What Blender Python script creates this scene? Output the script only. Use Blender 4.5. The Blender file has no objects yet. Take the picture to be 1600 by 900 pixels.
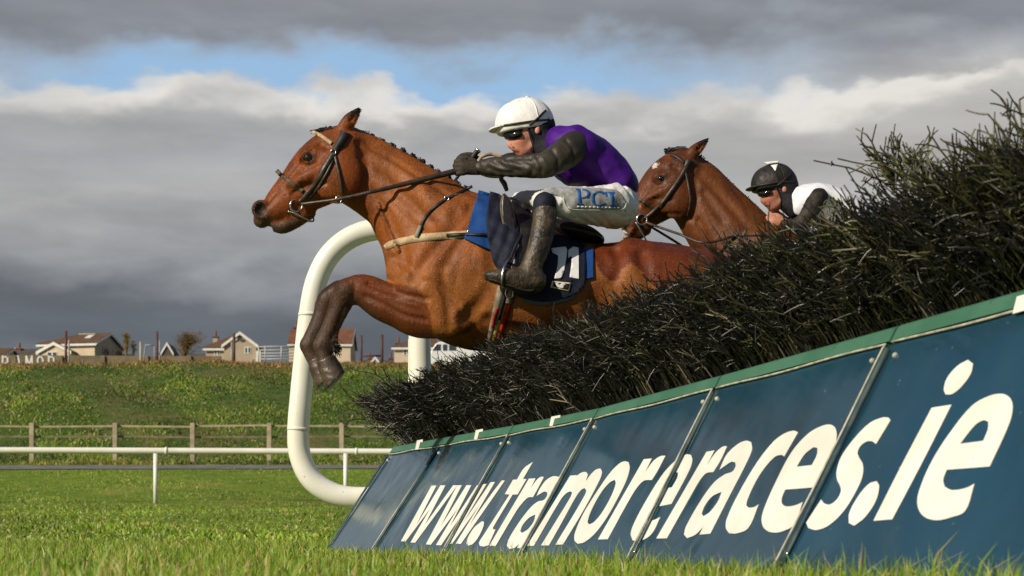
import bpy, bmesh, math, random
import numpy as np
import openvdb as vdb
from mathutils import Vector, Matrix
from mathutils.bvhtree import BVHTree
from mathutils.geometry import tessellate_polygon

random.seed(7); rng = np.random.default_rng(11)
S = bpy.context.scene
COL = S.collection

# ------------------------------------------------------------------ camera, sky, sun, exposure
F = 70.0 / 36.0 * 1600.0            # focal length in pixels of the 1600 wide photograph
HY = 870.0                          # horizon row (the camera lies in the grass and looks level)
cam_d = bpy.data.cameras.new("camera"); cam = bpy.data.objects.new("camera", cam_d); COL.objects.link(cam)
cam.location = (0, 0, 0); cam.rotation_euler = (math.radians(90), 0, 0)
cam_d.lens = 70; cam_d.sensor_width = 36; cam_d.shift_y = (HY - 450) / 1600
cam_d.clip_start = 0.05; cam_d.clip_end = 8000
cam_d.dof.use_dof = True; cam_d.dof.focus_distance = 8.8; cam_d.dof.aperture_fstop = 9.0
S.camera = cam

SUN = Vector((-0.67, -0.55, 0.50)).normalized()      # towards the sun
sun_d = bpy.data.lights.new("sun", "SUN"); sun_d.energy = 5.0; sun_d.angle = math.radians(0.5)
sun_d.color = (1.0, 0.90, 0.74)
sun = bpy.data.objects.new("sun", sun_d); COL.objects.link(sun)
sun.rotation_euler = SUN.to_track_quat('Z', 'Y').to_euler(); sun.location = (-20, -20, 20)

S.view_settings.view_transform = 'Standard'; S.view_settings.look = 'None'
S.view_settings.exposure = 0.0; S.view_settings.gamma = 1.0; S.view_settings.use_curve_mapping = False

def lin(r, g=None, b=None):
    if g is None: r, g, b = r
    f = lambda c: (c / 255 / 12.92) if c / 255 <= 0.04045 else ((c / 255 + 0.055) / 1.055) ** 2.4
    return (f(r), f(g), f(b), 1.0)

class NT:
    def __init__(self, tree): self.t = tree
    def n(self, typ, **kw):
        nd = self.t.nodes.new(typ)
        for k, v in kw.items():
            if k == 'ins':
                for key, val in v.items():
                    s = nd.inputs[key]
                    if isinstance(val, bpy.types.NodeSocket): self.t.links.new(val, s)
                    else: s.default_value = val
            else: setattr(nd, k, v)
        return nd
    def math(self, op, a, b=0.0, clamp=False):
        return self.n('ShaderNodeMath', operation=op, use_clamp=clamp, ins={0: a, 1: b}).outputs[0]
    def maprange(self, v, a, b, c=0.0, d=1.0, smooth=True):
        return self.n('ShaderNodeMapRange', interpolation_type='SMOOTHSTEP' if smooth else 'LINEAR',
                      ins={0: v, 1: a, 2: b, 3: c, 4: d}).outputs[0]
    def mix(self, f, a, b, blend='MIX'):
        nd = self.n('ShaderNodeMix', data_type='RGBA', blend_type=blend)
        for i, val in ((0, f), (6, a), (7, b)):
            s = nd.inputs[i]
            if isinstance(val, bpy.types.NodeSocket): self.t.links.new(val, s)
            else: s.default_value = val
        return nd.outputs[2]
    def ramp(self, f, stops, interp='LINEAR'):
        nd = self.n('ShaderNodeValToRGB'); cr = nd.color_ramp; cr.interpolation = interp
        while len(cr.elements) < len(stops): cr.elements.new(0.5)
        for e, (p, c) in zip(cr.elements, stops): e.position = p; e.color = c
        self.t.links.new(f, nd.inputs[0]); return nd.outputs[0]
    def noise(self, vec, scale, detail=4, rough=0.55, dist=0.0):
        nd = self.n('ShaderNodeTexNoise', ins={'Scale': scale, 'Detail': detail, 'Roughness': rough, 'Distortion': dist})
        if vec is not None: self.t.links.new(vec, nd.inputs['Vector'])
        return nd.outputs[0]

def make_world():
    w = bpy.data.worlds.new("World"); S.world = w; w.use_nodes = True
    t = w.node_tree; t.nodes.clear(); k = NT(t)
    out = k.n('ShaderNodeOutputWorld'); bg = k.n('ShaderNodeBackground'); bg.inputs[1].default_value = 0.1
    sky = k.n('ShaderNodeTexSky', sky_type='NISHITA'); sky.sun_disc = False
    sky.sun_elevation = math.asin(SUN.z); sky.sun_rotation = math.atan2(SUN.x, SUN.y) % (2 * math.pi)
    tc = k.n('ShaderNodeTexCoord').outputs['Generated']
    sep = k.n('ShaderNodeSeparateXYZ', ins={0: tc}); x, y, z = sep.outputs
    az = k.math('ARCTAN2', x, y)
    # cloud space: azimuth, stretched elevation (the layers are seen edge-on)
    vec = k.n('ShaderNodeCombineXYZ', ins={0: az, 1: k.math('MULTIPLY', z, 2.1), 2: 0.37}).outputs[0]
    vec3 = k.n('ShaderNodeCombineXYZ', ins={0: az, 1: k.math('MULTIPLY', z, 4.5), 2: 3.1}).outputs[0]
    big = k.noise(vec, 5.0, 3, 0.5); mid = k.noise(vec, 12.0, 4, 0.52, 0.2); fine = k.noise(vec, 34.0, 4, 0.5, 0.2)
    c = lambda n, g: k.math('MULTIPLY', k.math('SUBTRACT', n, 0.5), g)
    zz = k.math('ADD', z, k.math('ADD', c(big, 0.070), k.math('ADD', c(mid, 0.050), c(fine, 0.016))))
    def cc(r, g, b): q = lin(r, g, b); return (q[0] * 10, q[1] * 10, q[2] * 10, 1)
    u = k.maprange(zz, 0.06, 0.30, 0, 1, False)
    st = lambda zv: (zv - 0.06) / 0.24
    cloud = k.ramp(u, [(st(0.075), cc(126, 131, 137)), (st(0.100), cc(100, 106, 114)), (st(0.128), cc(105, 110, 117)),
                       (st(0.150), cc(150, 153, 157)), (st(0.172), cc(174, 174, 174)), (st(0.195), cc(161, 163, 166)),
                       (st(0.210), cc(168, 169, 170)), (st(0.226), cc(200, 199, 197)), (st(0.240), cc(164, 168, 174)),
                       (st(0.258), cc(134, 138, 146)), (st(0.290), cc(150, 153, 159))])
    right = k.maprange(az, 0.0, 0.24)                    # warmer, flatter grey towards the right
    cloud = k.mix(k.math('MULTIPLY', k.math('MULTIPLY', right, 0.6), k.maprange(z, 0.222, 0.250, 1, 0)), cloud, cc(190, 187, 181))
    tex = k.maprange(k.noise(vec3, 11.0, 4, 0.5, 0.3), 0.25, 0.75, 0.87, 1.13)
    mulc = k.n('ShaderNodeCombineXYZ', ins={0: tex, 1: tex, 2: tex}).outputs[0]
    cloud = k.mix(1.0, cloud, mulc, 'MULTIPLY')
    # open blue between the two layers
    zb = k.math('ADD', z, k.math('ADD', c(big, 0.056), k.math('ADD', c(mid, 0.044), c(fine, 0.024))))
    lo = k.maprange(zb, 0.2250, 0.2350); hi = k.maprange(zb, 0.2350, 0.2600, 1, 0)
    side = k.math('MULTIPLY', k.maprange(az, -0.30, -0.19), k.maprange(az, 0.02, 0.20, 1, 0))
    gap = k.math('MULTIPLY', k.math('MULTIPLY', lo, hi), side)
    blue = k.mix(0.85, sky.outputs[0], cc(156, 194, 230))
    hl = k.math('MULTIPLY', k.math('MULTIPLY', k.maprange(zb, 0.2130, 0.2275), k.maprange(zb, 0.2290, 0.2350, 1, 0)), k.math('MULTIPLY', k.maprange(mid, 0.36, 0.60), k.maprange(az, -0.30, -0.16)))
    cloud = k.mix(k.math('MULTIPLY', hl, 0.85), cloud, cc(236, 232, 225))
    low = k.mix(gap, cloud, blue)
    # broken cloud over the unseen rest of the dome, darkened to weaken the fill
    dome = k.noise(tc, 2.6, 6, 0.6, 0.3)
    top = k.mix(k.maprange(dome, 0.40, 0.62), k.mix(0.5, sky.outputs[0], cc(66, 105, 165)), k.mix(k.maprange(dome, 0.5, 0.8), cc(98, 99, 102), cc(62, 65, 71)))
    ahead = k.math('MULTIPLY', k.maprange(z, 0.29, 0.46, 1, 0), k.maprange(y, 0.2, 0.6))
    t.links.new(k.mix(ahead, top, low), bg.inputs[0]); t.links.new(bg.outputs[0], out.inputs[0])
make_world()

# ------------------------------------------------------------------ helpers
def P(px, py, d): return np.array(((px - 800) * d / F, d, (HY - py) * d / F))
def V(px, py, d): return Vector(P(px, py, d))

def tag(o, label=None, cat=None, group=None, kind=None):
    if label: o['label'] = label
    if cat: o['category'] = cat
    if group: o['group'] = group
    if kind: o['kind'] = kind
    return o
def thing(name, label, cat, loc=(0, 0, 0), group=None):
    o = bpy.data.objects.new(name, None); COL.objects.link(o); o.location = loc; o.empty_display_size = 0.1
    return tag(o, label, cat, group)
def wloc(o):
    v = Vector((0, 0, 0))
    while o is not None: v = v + o.location; o = o.parent
    return v
def mesh_np(name, v, f, cols=None, smooth=True):
    """v (N,3), f (M,3|4) arrays (or list of such arrays)"""
    me = bpy.data.meshes.new(name); v = np.asarray(v, dtype=np.float32)
    fl = [np.asarray(a, dtype=np.int32) for a in (f if isinstance(f, (list, tuple)) and len(f) and isinstance(f[0], np.ndarray) and f[0].ndim == 2 else [f]) if len(a)]
    me.vertices.add(len(v)); me.vertices.foreach_set("co", v.ravel())
    loops = np.concatenate([a.ravel() for a in fl]); sizes = np.concatenate([np.full(len(a), a.shape[1], np.int32) for a in fl])
    me.loops.add(len(loops)); me.loops.foreach_set("vertex_index", loops)
    me.polygons.add(len(sizes)); st = np.concatenate(([0], np.cumsum(sizes)[:-1])).astype(np.int32)
    me.polygons.foreach_set("loop_start", st)
    if smooth: me.polygons.foreach_set("use_smooth", np.ones(len(sizes), bool))
    if cols is not None:
        a = me.color_attributes.new("Col", 'FLOAT_COLOR', 'POINT')
        c = np.ones((len(v), 4), np.float32); c[:, :3] = cols[:, :3]; a.data.foreach_set("color", c.ravel())
    me.update(calc_edges=True); me.validate(); return me
def obj(name, me, m, parent=None, world=True):
    """link a mesh given in world coordinates as one object under its parent"""
    o = bpy.data.objects.new(name, me); COL.objects.link(o)
    if m is not None and not me.materials: me.materials.append(m)
    if parent is not None:
        o.parent = parent
        if world: me.transform(Matrix.Translation(-wloc(parent)))
    return o
def bm_obj(name, bm, m, parent=None, smooth=False):
    me = bpy.data.meshes.new(name); bmesh.ops.recalc_face_normals(bm, faces=bm.faces); bm.to_mesh(me); bm.free()
    if smooth:
        for p in me.polygons: p.use_smooth = True
    return obj(name, me, m, parent)
def add_box(bm, lo, hi, bevel=0.0):
    r = bmesh.ops.create_cube(bm, size=1.0); c = (Vector(lo) + Vector(hi)) / 2; s = Vector(hi) - Vector(lo)
    for v in r['verts']: v.co = Vector((v.co.x * s.x, v.co.y * s.y, v.co.z * s.z)) + c
    if bevel:
        es = list({e for v in r['verts'] for e in v.link_edges})
        bmesh.ops.bevel(bm, geom=es, offset=bevel, segments=2, affect='EDGES', profile=0.5)
def add_prism(bm, pts, off):
    """closed polygon (3-D points) pushed along off"""
    a = [bm.verts.new(p) for p in pts]; b = [bm.verts.new(Vector(p) + Vector(off)) for p in pts]; n = len(pts)
    bm.faces.new(a); bm.faces.new(b[::-1])
    for i in range(n): bm.faces.new((a[i], b[i], b[(i + 1) % n], a[(i + 1) % n]))
def catmull(pts, n, closed=False):
    p = np.asarray(pts, float); m = len(p); out = []
    segs = m if closed else m - 1
    for i in range(segs):
        g = (lambda j: p[j % m]) if closed else (lambda j: p[min(max(j, 0), m - 1)])
        p0, p1, p2, p3 = g(i - 1), g(i), g(i + 1), g(i + 2)
        for t in np.arange(n) / n:
            out.append(0.5 * ((2 * p1) + (-p0 + p2) * t + (2 * p0 - 5 * p1 + 4 * p2 - p3) * t * t + (-p0 + 3 * p1 - 3 * p2 + p3) * t ** 3))
    if not closed: out.append(p[-1])
    return np.array(out)
def tubes(Pn, R, sides=3, cap=False):
    """many tubes at once: Pn (M,n,3), R (M,n) -> verts, quads"""
    Pn = np.asarray(Pn, float); R = np.asarray(R, float); M, n, _ = Pn.shape
    T = np.gradient(Pn, axis=1); T /= np.linalg.norm(T, axis=2, keepdims=True) + 1e-12
    ref = np.eye(3)[np.argmin(np.abs(T).max(axis=1), axis=1)][:, None, :]
    A = np.cross(T, np.broadcast_to(ref, T.shape)); A /= np.linalg.norm(A, axis=2, keepdims=True) + 1e-12
    B = np.cross(T, A); ang = np.arange(sides) * 2 * np.pi / sides
    v = Pn[:, :, None, :] + R[:, :, None, None] * (np.cos(ang)[None, None, :, None] * A[:, :, None, :] + np.sin(ang)[None, None, :, None] * B[:, :, None, :])
    idx = np.arange(M * n * sides).reshape(M, n, sides); nx = np.roll(idx, -1, axis=2)
    q = np.stack([idx[:, :-1], nx[:, :-1], nx[:, 1:], idx[:, 1:]], axis=-1).reshape(-1, 4)
    faces = [q]
    v = v.reshape(-1, 3)
    if cap:
        if sides == 4: faces += [idx[:, 0, ::-1].reshape(-1, 4), idx[:, -1].reshape(-1, 4)]
        else:
            c0 = len(v) + np.arange(M); c1 = c0 + M; v = np.concatenate([v, Pn[:, 0], Pn[:, -1]])
            for ring, c, fl in ((idx[:, 0], c0, 1), (idx[:, -1], c1, 0)):
                nr = np.roll(ring, -1, axis=1); cc = np.repeat(c[:, None], sides, 1)
                tri = np.stack([cc, nr, ring] if fl else [cc, ring, nr], axis=-1).reshape(-1, 3); faces.append(tri)
    return v, faces
def tube_obj(name, pts, r, m, parent=None, sides=10):
    pts = np.asarray(pts, float); R = np.full(len(pts), r) if np.isscalar(r) else np.asarray(r, float)
    v, f = tubes(pts[None], R[None], sides, True)
    return obj(name, mesh_np(name, v, f), m, parent)

MATS = {}
def mat(name, c1, c2=None, scale=20.0, rough=0.6, spec=0.3, bump=0.0, bscale=None, metal=0.0, coat=0.0, attr=False, detail=5, spots=None, sheen=0.0, contrast=(0.35, 0.65), trans=0.0, coord='Object'):
    if name in MATS: return MATS[name]
    m = bpy.data.materials.new(name); m.use_nodes = True; t = m.node_tree; k = NT(t)
    b = t.nodes['Principled BSDF']; b.inputs['Roughness'].default_value = rough; b.inputs['Specular IOR Level'].default_value = spec
    b.inputs['Metallic'].default_value = metal; b.inputs['Coat Weight'].default_value = coat; b.inputs['Coat Roughness'].default_value = 0.08
    if sheen: b.inputs['Sheen Weight'].default_value = sheen
    tc = k.n('ShaderNodeTexCoord').outputs[coord]
    if attr: base = k.n('ShaderNodeVertexColor', layer_name="Col").outputs[0]
    else: base = None
    if c2 is not None:
        f = k.maprange(k.noise(tc, scale, detail), contrast[0], contrast[1])
        col = k.mix(f, c1, c2)
        base = col if base is None else k.mix(1.0, base, col, 'MULTIPLY')
    if spots:                                   # (scale, threshold, colour): dirt thrown up on the thing
        f = k.maprange(k.noise(tc, spots[0], 3, 0.6), spots[1], spots[1] + 0.05)
        base = k.mix(f, base if base is not None else c1, spots[2])
    if base is None: b.inputs['Base Color'].default_value = c1
    else: t.links.new(base, b.inputs['Base Color'])
    if bump:
        bn = k.n('ShaderNodeBump', ins={'Strength': bump, 'Distance': 0.01, 'Height': k.noise(tc, bscale or scale * 3, 5)})
        t.links.new(bn.outputs[0], b.inputs['Normal'])
    MATS[name] = m; return m
# ------------------------------------------------------------------ ground
PROF = [(-40, -0.35), (0, -0.115), (3.5, -0.065), (6, -0.03), (8.5, -0.008), (10.65, 0.008), (14, 0.067), (20, 0.245), (30, 0.63), (41, 1.09), (50, 1.86), (58, 2.62),
        (60, 2.78), (62.5, 2.95), (66, 3.35), (70, 4.6), (78, 6.75), (84, 8.10), (86.5, 8.36), (90, 8.55), (110, 10.3), (180, 16.9), (290, 27.0), (330, 27.6), (800, 22.0), (4000, 20.0)]
_pd = np.array([p[0] for p in PROF], float); _pz = np.array([p[1] for p in PROF], float)
_m = np.zeros(len(_pd)); _s = np.diff(_pz) / np.diff(_pd)
_m[1:-1] = np.where(_s[:-1] * _s[1:] > 0, 2 * _s[:-1] * _s[1:] / (_s[:-1] + _s[1:] + 1e-12), 0); _m[0] = _s[0]; _m[-1] = _s[-1]
def gz(d):
    d = np.asarray(d, float); i = np.clip(np.searchsorted(_pd, d) - 1, 0, len(_pd) - 2); h = _pd[i + 1] - _pd[i]; t = np.clip((d - _pd[i]) / h, 0, 1)
    return (2 * t**3 - 3 * t**2 + 1) * _pz[i] + (t**3 - 2 * t**2 + t) * h * _m[i] + (-2 * t**3 + 3 * t**2) * _pz[i + 1] + (t**3 - t**2) * h * _m[i + 1]
def wob(x, d):
    return (np.sin(x * 0.9 + d * 0.31) + np.sin(x * 0.37 - d * 0.53 + 1.3) + np.sin(x * 1.7 + d * 0.83 + 2.1) * 0.5) / 2.5
def ground_z(x, d):
    x = np.asarray(x, float); d = np.asarray(d, float)
    amp = np.clip((d - 12) / 20, 0, 1) * 0.05 * np.clip((57 - d) / 3, 0, 1) + np.clip((d - 64) / 6, 0, 1) * 0.16 * np.clip((140 - d) / 60, 0, 1)
    return gz(d) + amp * wob(x, d)

def grass_material(name, a, b, c, dry, dryamt, scale):
    m = bpy.data.materials.new(name); m.use_nodes = True; t = m.node_tree; k = NT(t); bs = t.nodes['Principled BSDF']
    bs.inputs['Roughness'].default_value = 0.75; bs.inputs['Specular IOR Level'].default_value = 0.15
    tc = k.n('ShaderNodeTexCoord').outputs['Object']
    n1 = k.noise(tc, scale, 6, 0.62); n2 = k.noise(tc, scale * 5.3, 5, 0.65); n3 = k.noise(tc, scale * 0.21, 3, 0.5)
    col = k.mix(k.maprange(n1, 0.35, 0.65), a, b); col = k.mix(k.maprange(n2, 0.45, 0.72), col, c)
    col = k.mix(k.math('MULTIPLY', k.maprange(k.math('ADD', k.math('MULTIPLY', n1, 0.5), k.math('MULTIPLY', n3, 0.5)), 0.5, 0.62), dryamt), col, dry)
    t.links.new(col, bs.inputs['Base Color'])
    bn = k.n('ShaderNodeBump', ins={'Strength': 0.9, 'Distance': 0.08, 'Height': k.noise(tc, scale * 9, 5, 0.7)}); t.links.new(bn.outputs[0], bs.inputs['Normal'])
    return m
LAWN = grass_material('lawn_turf', (0.13, 0.205, 0.014, 1), (0.19, 0.265, 0.020, 1), (0.07, 0.125, 0.010, 1), (0.27, 0.24, 0.06, 1), 0.5, 0.8)
BANK = grass_material('bank_turf', (0.055, 0.10, 0.014, 1), (0.09, 0.125, 0.022, 1), (0.028, 0.06, 0.010, 1), (0.15, 0.12, 0.05, 1), 0.6, 0.5)

def build_ground():
    ds = np.unique(np.concatenate([np.arange(-40, 12, 2.0), np.arange(12, 64, 1.0), np.arange(64, 92, 0.5), np.arange(92, 180, 4), np.arange(180, 330, 10), np.geomspace(330, 4000, 14)]))
    us = np.linspace(-1, 1, 141); us = np.sign(us) * (np.abs(us) ** 1.6)
    D, U = np.meshgrid(ds, us, indexing='ij'); W = 30 + 0.9 * np.abs(D); X = U * W
    Z = ground_z(X, D); v = np.stack([X, D, Z], -1).reshape(-1, 3)
    n, m = D.shape; idx = np.arange(n * m).reshape(n, m)
    q = np.stack([idx[:-1, :-1], idx[:-1, 1:], idx[1:, 1:], idx[1:, :-1]], -1).reshape(-1, 4)
    me = mesh_np('ground', v, q); me.materials.append(LAWN); me.materials.append(BANK)
    row = np.repeat(np.arange(n - 1), m - 1); mi = (ds[:-1][row] >= 59.5).astype(np.int32); me.polygons.foreach_set('material_index', mi)
    o = bpy.data.objects.new('ground', me); COL.objects.link(o); tag(o, kind='structure')
    # tarmac service path
    xs = np.linspace(-40, 40, 81); vv = []
    for d in (56.6, 57.4, 58.2, 59.0):
        for x in xs: vv.append((x, d + 0.02 * x, float(ground_z(x, d + 0.02 * x)) + 0.02))
    idx = np.arange(4 * 81).reshape(4, 81); q = np.stack([idx[:-1, :-1], idx[:-1, 1:], idx[1:, 1:], idx[1:, :-1]], -1).reshape(-1, 4)
    o = obj('path', mesh_np('path', np.array(vv), q), mat('tarmac', (0.13, 0.125, 0.12, 1), (0.20, 0.19, 0.175, 1), 1.5, 0.85, 0.2, 0.4, 30)); tag(o, kind='structure')
build_ground()

GRASS = mat('grass_blade', (0.8, 0.8, 0.8, 1), (1.1, 1.1, 1.1, 1), 3.0, 0.45, 0.35, attr=True)
def blades(name, x, d, h, w, cols, lean=0.5):
    n = len(x); z = ground_z(x, d) - 0.004; a = rng.uniform(0, 2 * np.pi, n); ln = np.abs(rng.normal(0, lean, n)) * h
    b = a + rng.normal(0, 1.2, n); base = np.stack([x, d, z], -1)
    tip = base + np.stack([np.cos(b) * ln, np.sin(b) * ln, h], -1)
    midp = base * 0.5 + tip * 0.5; midp[:, 2] += 0.10 * h; midp[:, :2] -= (tip - base)[:, :2] * 0.18
    side = np.stack([np.cos(a), np.sin(a) * 0.5, np.zeros(n)], -1) * (w / 2)[:, None]
    v = np.stack([base - side, base + side, midp + side * 0.8, midp - side * 0.8, tip], 1).reshape(-1, 3)
    i = (np.arange(n) * 5)[:, None]
    q = i + np.array([[0, 1, 2, 3]]); tr = i + np.array([[3, 2, 4]])
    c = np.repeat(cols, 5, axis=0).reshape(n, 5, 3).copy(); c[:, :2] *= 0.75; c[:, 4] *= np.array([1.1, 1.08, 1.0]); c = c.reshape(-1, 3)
    return mesh_np(name, v, [q, tr], c)
def blade_cols(n, dry=0.15, dark=1.0):
    g1 = np.array([0.25, 0.345, 0.026]); g2 = np.array([0.115, 0.215, 0.016]); dr = np.array([0.50, 0.40, 0.14])
    t = rng.random(n)[:, None]; c = g1 * t + g2 * (1 - t); k = (rng.random(n) < dry)[:, None]
    return np.where(k, dr * rng.uniform(0.6, 1.1, (n, 1)), c) * dark
def scatter(n, d0, d1, p, half=0.29, pad=1.2):
    u = rng.random(n); d = (d0 ** p + u * (d1 ** p - d0 ** p)) ** (1 / p); x = rng.uniform(-1, 1, n) * (half * d + pad); return x, d
def build_grass():
    x1, d1 = scatter(26000, 2.6, 7.5, 1.2, 0.27, 0.5); x2, d2 = scatter(60000, 7.5, 16, 1.3, 0.27, 0.7)
    h1 = rng.gamma(7, 0.0068, len(x1)) * (0.75 + 0.35 * np.clip(wob(x1 * 5, d1 * 4), -1, 1)); h2 = rng.gamma(6, 0.0060, len(x2))
    h = np.clip(np.concatenate([h1, h2]), 0.015, 0.13); x = np.concatenate([x1, x2]); d = np.concatenate([d1, d2])
    w = np.concatenate([rng.uniform(0.0022, 0.0048, len(x1)), rng.uniform(0.004, 0.007, len(x2))])
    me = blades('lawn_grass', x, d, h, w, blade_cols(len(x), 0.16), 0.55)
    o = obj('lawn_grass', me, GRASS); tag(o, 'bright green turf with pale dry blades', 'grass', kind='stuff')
    x3, d3 = scatter(110000, 16, 56.2, 1.1, 0.275, 1.5)
    h3 = rng.gamma(5, 0.0062, len(x3)) * (0.8 + 0.5 * wob(x3 * 1.3, d3 * 2)); h3 = np.clip(h3, 0.012, 0.12)
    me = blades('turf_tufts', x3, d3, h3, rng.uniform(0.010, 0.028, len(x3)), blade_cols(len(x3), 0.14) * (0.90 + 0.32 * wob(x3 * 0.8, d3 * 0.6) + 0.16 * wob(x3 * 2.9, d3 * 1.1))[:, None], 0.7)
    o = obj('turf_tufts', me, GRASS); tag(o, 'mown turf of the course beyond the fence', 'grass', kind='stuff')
    x4, d4 = scatter(190000, 59.6, 88.0, 1.0, 0.28, 2.0)
    clump = wob(x4 * 1.1, d4 * 1.4) + 0.6 * wob(x4 * 3.1 + 4, d4 * 2.7)
    h4 = np.clip(rng.gamma(5, 0.015, len(x4)) * (0.85 + 0.6 * clump), 0.02, 0.22)
    c4 = blade_cols(len(x4), 0.16, 0.72) * np.clip(0.95 + 0.40 * clump, 0.3, 1.6)[:, None] * np.where(wob(x4 * 0.9 + 2, d4 * 1.3) + 0.5 * wob(x4 * 2.3, d4 * 2.9) > 0.25, 0.62, 1.05)[:, None]
    edge = np.clip((d4 - 80.5 - 1.5 * wob(x4 * 0.7, d4 * 0.2)) / 3.0, 0, 1) * 0.92 + 0.30 * np.clip((63.5 - d4) / 2, 0, 1) * (wob(x4, d4) > 0.1)
    dryc = np.array([0.33, 0.185, 0.055]) * rng.uniform(0.6, 1.2, (len(x4), 1)); k = rng.random(len(x4)) < edge
    c4 = np.where(k[:, None], dryc, c4)
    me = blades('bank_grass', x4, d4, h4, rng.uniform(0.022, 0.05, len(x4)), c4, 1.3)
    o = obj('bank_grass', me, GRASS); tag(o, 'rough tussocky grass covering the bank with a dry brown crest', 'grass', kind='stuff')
build_grass()

# ------------------------------------------------------------------ steeplechase fence
# boundaries between the sloping boards: pixel of the top corner, pixel of the bottom corner, distance of the top
FB = [((619, 699), (511, 863), 10.65), ((700, 684.5), (577, 874), 9.62), ((808, 666), (690, 876), 8.50), ((942, 639), (812, 878), 7.42),
      ((1134, 588), (985, 884), 6.22), ((1411.5, 511), (1220, 893), 4.95), ((1915, 368), (1690, 936), 3.70), ((2520, 195), (2200, 1000), 2.86)]
FT = [P(a[0], a[1], d) for a, b, d in FB]
# the boards lean back: the foot stands ~0.3 m out on the landing side
FBt = [P(b[0], b[1], d - 0.07) for a, b, d in FB]
def plane_hit(px, py, k, off=0.0):
    """point of board k seen at a pixel, lifted off its face"""
    n = np.cross(FT[k + 1] - FT[k], FBt[k] - FT[k]); n /= np.linalg.norm(n)
    if n[0] > 0: n = -n
    r = P(px, py, 1.0); o = FT[k] + n * off; p = r * (np.dot(o, n) / np.dot(r, n))
    key = (k, off)
    if key not in BOARD_T:          # the boards are slightly warped: meet the real face
        g = [[Vector(board_point(k, -0.05 + 1.1 * i / 26, -0.05 + 1.15 * j / 14) + n * off) for i in range(27)] for j in range(15)]
        BOARD_T[key] = BVHTree.FromPolygons([q for w in g for q in w], [(j * 27 + i, j * 27 + i + 1, j * 27 + i + 28, j * 27 + i + 27) for j in range(14) for i in range(26)])
    h = BOARD_T[key].ray_cast(Vector((0, 0, 0)), Vector(r).normalized())
    return np.array(h[0]) if h[0] is not None else p
BOARD_T = {}
def board_normal(k):
    n = np.cross(FT[k + 1] - FT[k], FBt[k] - FT[k]); n /= np.linalg.norm(n)
    return -n if n[0] > 0 else n
FD = FT[6] - FT[0]; FD[2] = 0; FD /= np.linalg.norm(FD); FN = np.array([FD[1], -FD[0], 0.0])
if FN[0] > 0: FN = -FN
fence = thing('steeplechase_fence', 'black birch brush fence with blue sloping boards lettered in white', 'fence', tuple(P(800, 870, 8.4)))

def blue_vinyl():
    m = bpy.data.materials.new('blue_vinyl'); m.use_nodes = True; t = m.node_tree; k = NT(t); b = t.nodes['Principled BSDF']
    tc = k.n('ShaderNodeTexCoord').outputs['Object']
    col = k.mix(k.maprange(k.noise(tc, 2.0, 3), 0.3, 0.7), (0.008, 0.040, 0.066, 1), (0.013, 0.055, 0.088, 1))
    mp = k.n('ShaderNodeMapping', ins={0: tc, 3: (2.0, 2.0, 5.0), 2: (0.0, 0.9, 0.5)}).outputs[0]
    scr = k.maprange(k.noise(mp, 9.0, 6, 0.72, 1.2), 0.69, 0.76); mask = k.maprange(k.noise(tc, 1.6, 3), 0.48, 0.62)
    col = k.mix(k.math('MULTIPLY', k.math('MULTIPLY', scr, mask), 0.45), col, (0.33, 0.36, 0.36, 1))
    dirt = k.maprange(k.noise(tc, 38.0, 3, 0.6), 0.72, 0.76); col = k.mix(k.math('MULTIPLY', dirt, 0.6), col, (0.24, 0.22, 0.16, 1))
    t.links.new(col, b.inputs['Base Color'])
    t.links.new(k.maprange(k.noise(tc, 5.0, 4), 0.3, 0.7, 0.08, 0.20), b.inputs['Roughness']); b.inputs['Specular IOR Level'].default_value = 0.55
    wv = k.noise(tc, 2.6, 2, 0.45, 0.2)
    bn = k.n('ShaderNodeBump', ins={'Strength': 0.22, 'Distance': 0.05, 'Height': wv}); t.links.new(bn.outputs[0], b.inputs['Normal'])
    return m
VINYL = blue_vinyl()
WHITE = mat('white_lettering', (0.80, 0.78, 0.70, 1), (0.72, 0.69, 0.60, 1), 6, 0.35, 0.4, spots=(60, 0.73, (0.4, 0.36, 0.27, 1)))
GREEN = mat('green_board', (0.045, 0.135, 0.085, 1), (0.06, 0.165, 0.105, 1), 5, 0.45, 0.35, 0.1, 40)
PIPING = mat('cream_piping', (0.52, 0.50, 0.39, 1), (0.30, 0.29, 0.21, 1), 25, 0.5, 0.3)
CLEAR = mat('weathered_plastic', (0.02, 0.05, 0.065, 1), (0.07, 0.10, 0.10, 1), 14, 0.12, 0.6)
SEAM = mat('seam_cord', (0.03, 0.075, 0.05, 1), (0.02, 0.03, 0.025, 1), 20, 0.6, 0.2)

def smooth_loop(pts, n=5, ang=48):
    """closed outline through its points; sharp where it turns sharply"""
    p = np.asarray(pts, float); m = len(p); out = []
    ca = []
    for i in range(m):
        a = p[i] - p[i - 1]; b = p[(i + 1) % m] - p[i]; c = np.dot(a, b) / (np.linalg.norm(a) * np.linalg.norm(b) + 1e-9); ca.append(math.degrees(math.acos(max(-1, min(1, c)))) > ang)
    for i in range(m):
        p1, p2 = p[i], p[(i + 1) % m]; L = np.linalg.norm(p2 - p1)
        t1 = (p2 - p1) if ca[i] else (p2 - p[i - 1]) / (np.linalg.norm(p2 - p[i - 1]) + 1e-9) * L
        t2 = (p2 - p1) if ca[(i + 1) % m] else (p[(i + 2) % m] - p1) / (np.linalg.norm(p[(i + 2) % m] - p1) + 1e-9) * L
        for t in np.arange(n) / n:
            out.append((2*t**3 - 3*t**2 + 1) * p1 + (t**3 - 2*t**2 + t) * t1 + (-2*t**3 + 3*t**2) * p2 + (t**3 - t**2) * t2)
    return np.array(out)
def zt(pts, ox, oy, s): return [(ox + a / s, oy + b / s) for a, b in pts]
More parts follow.
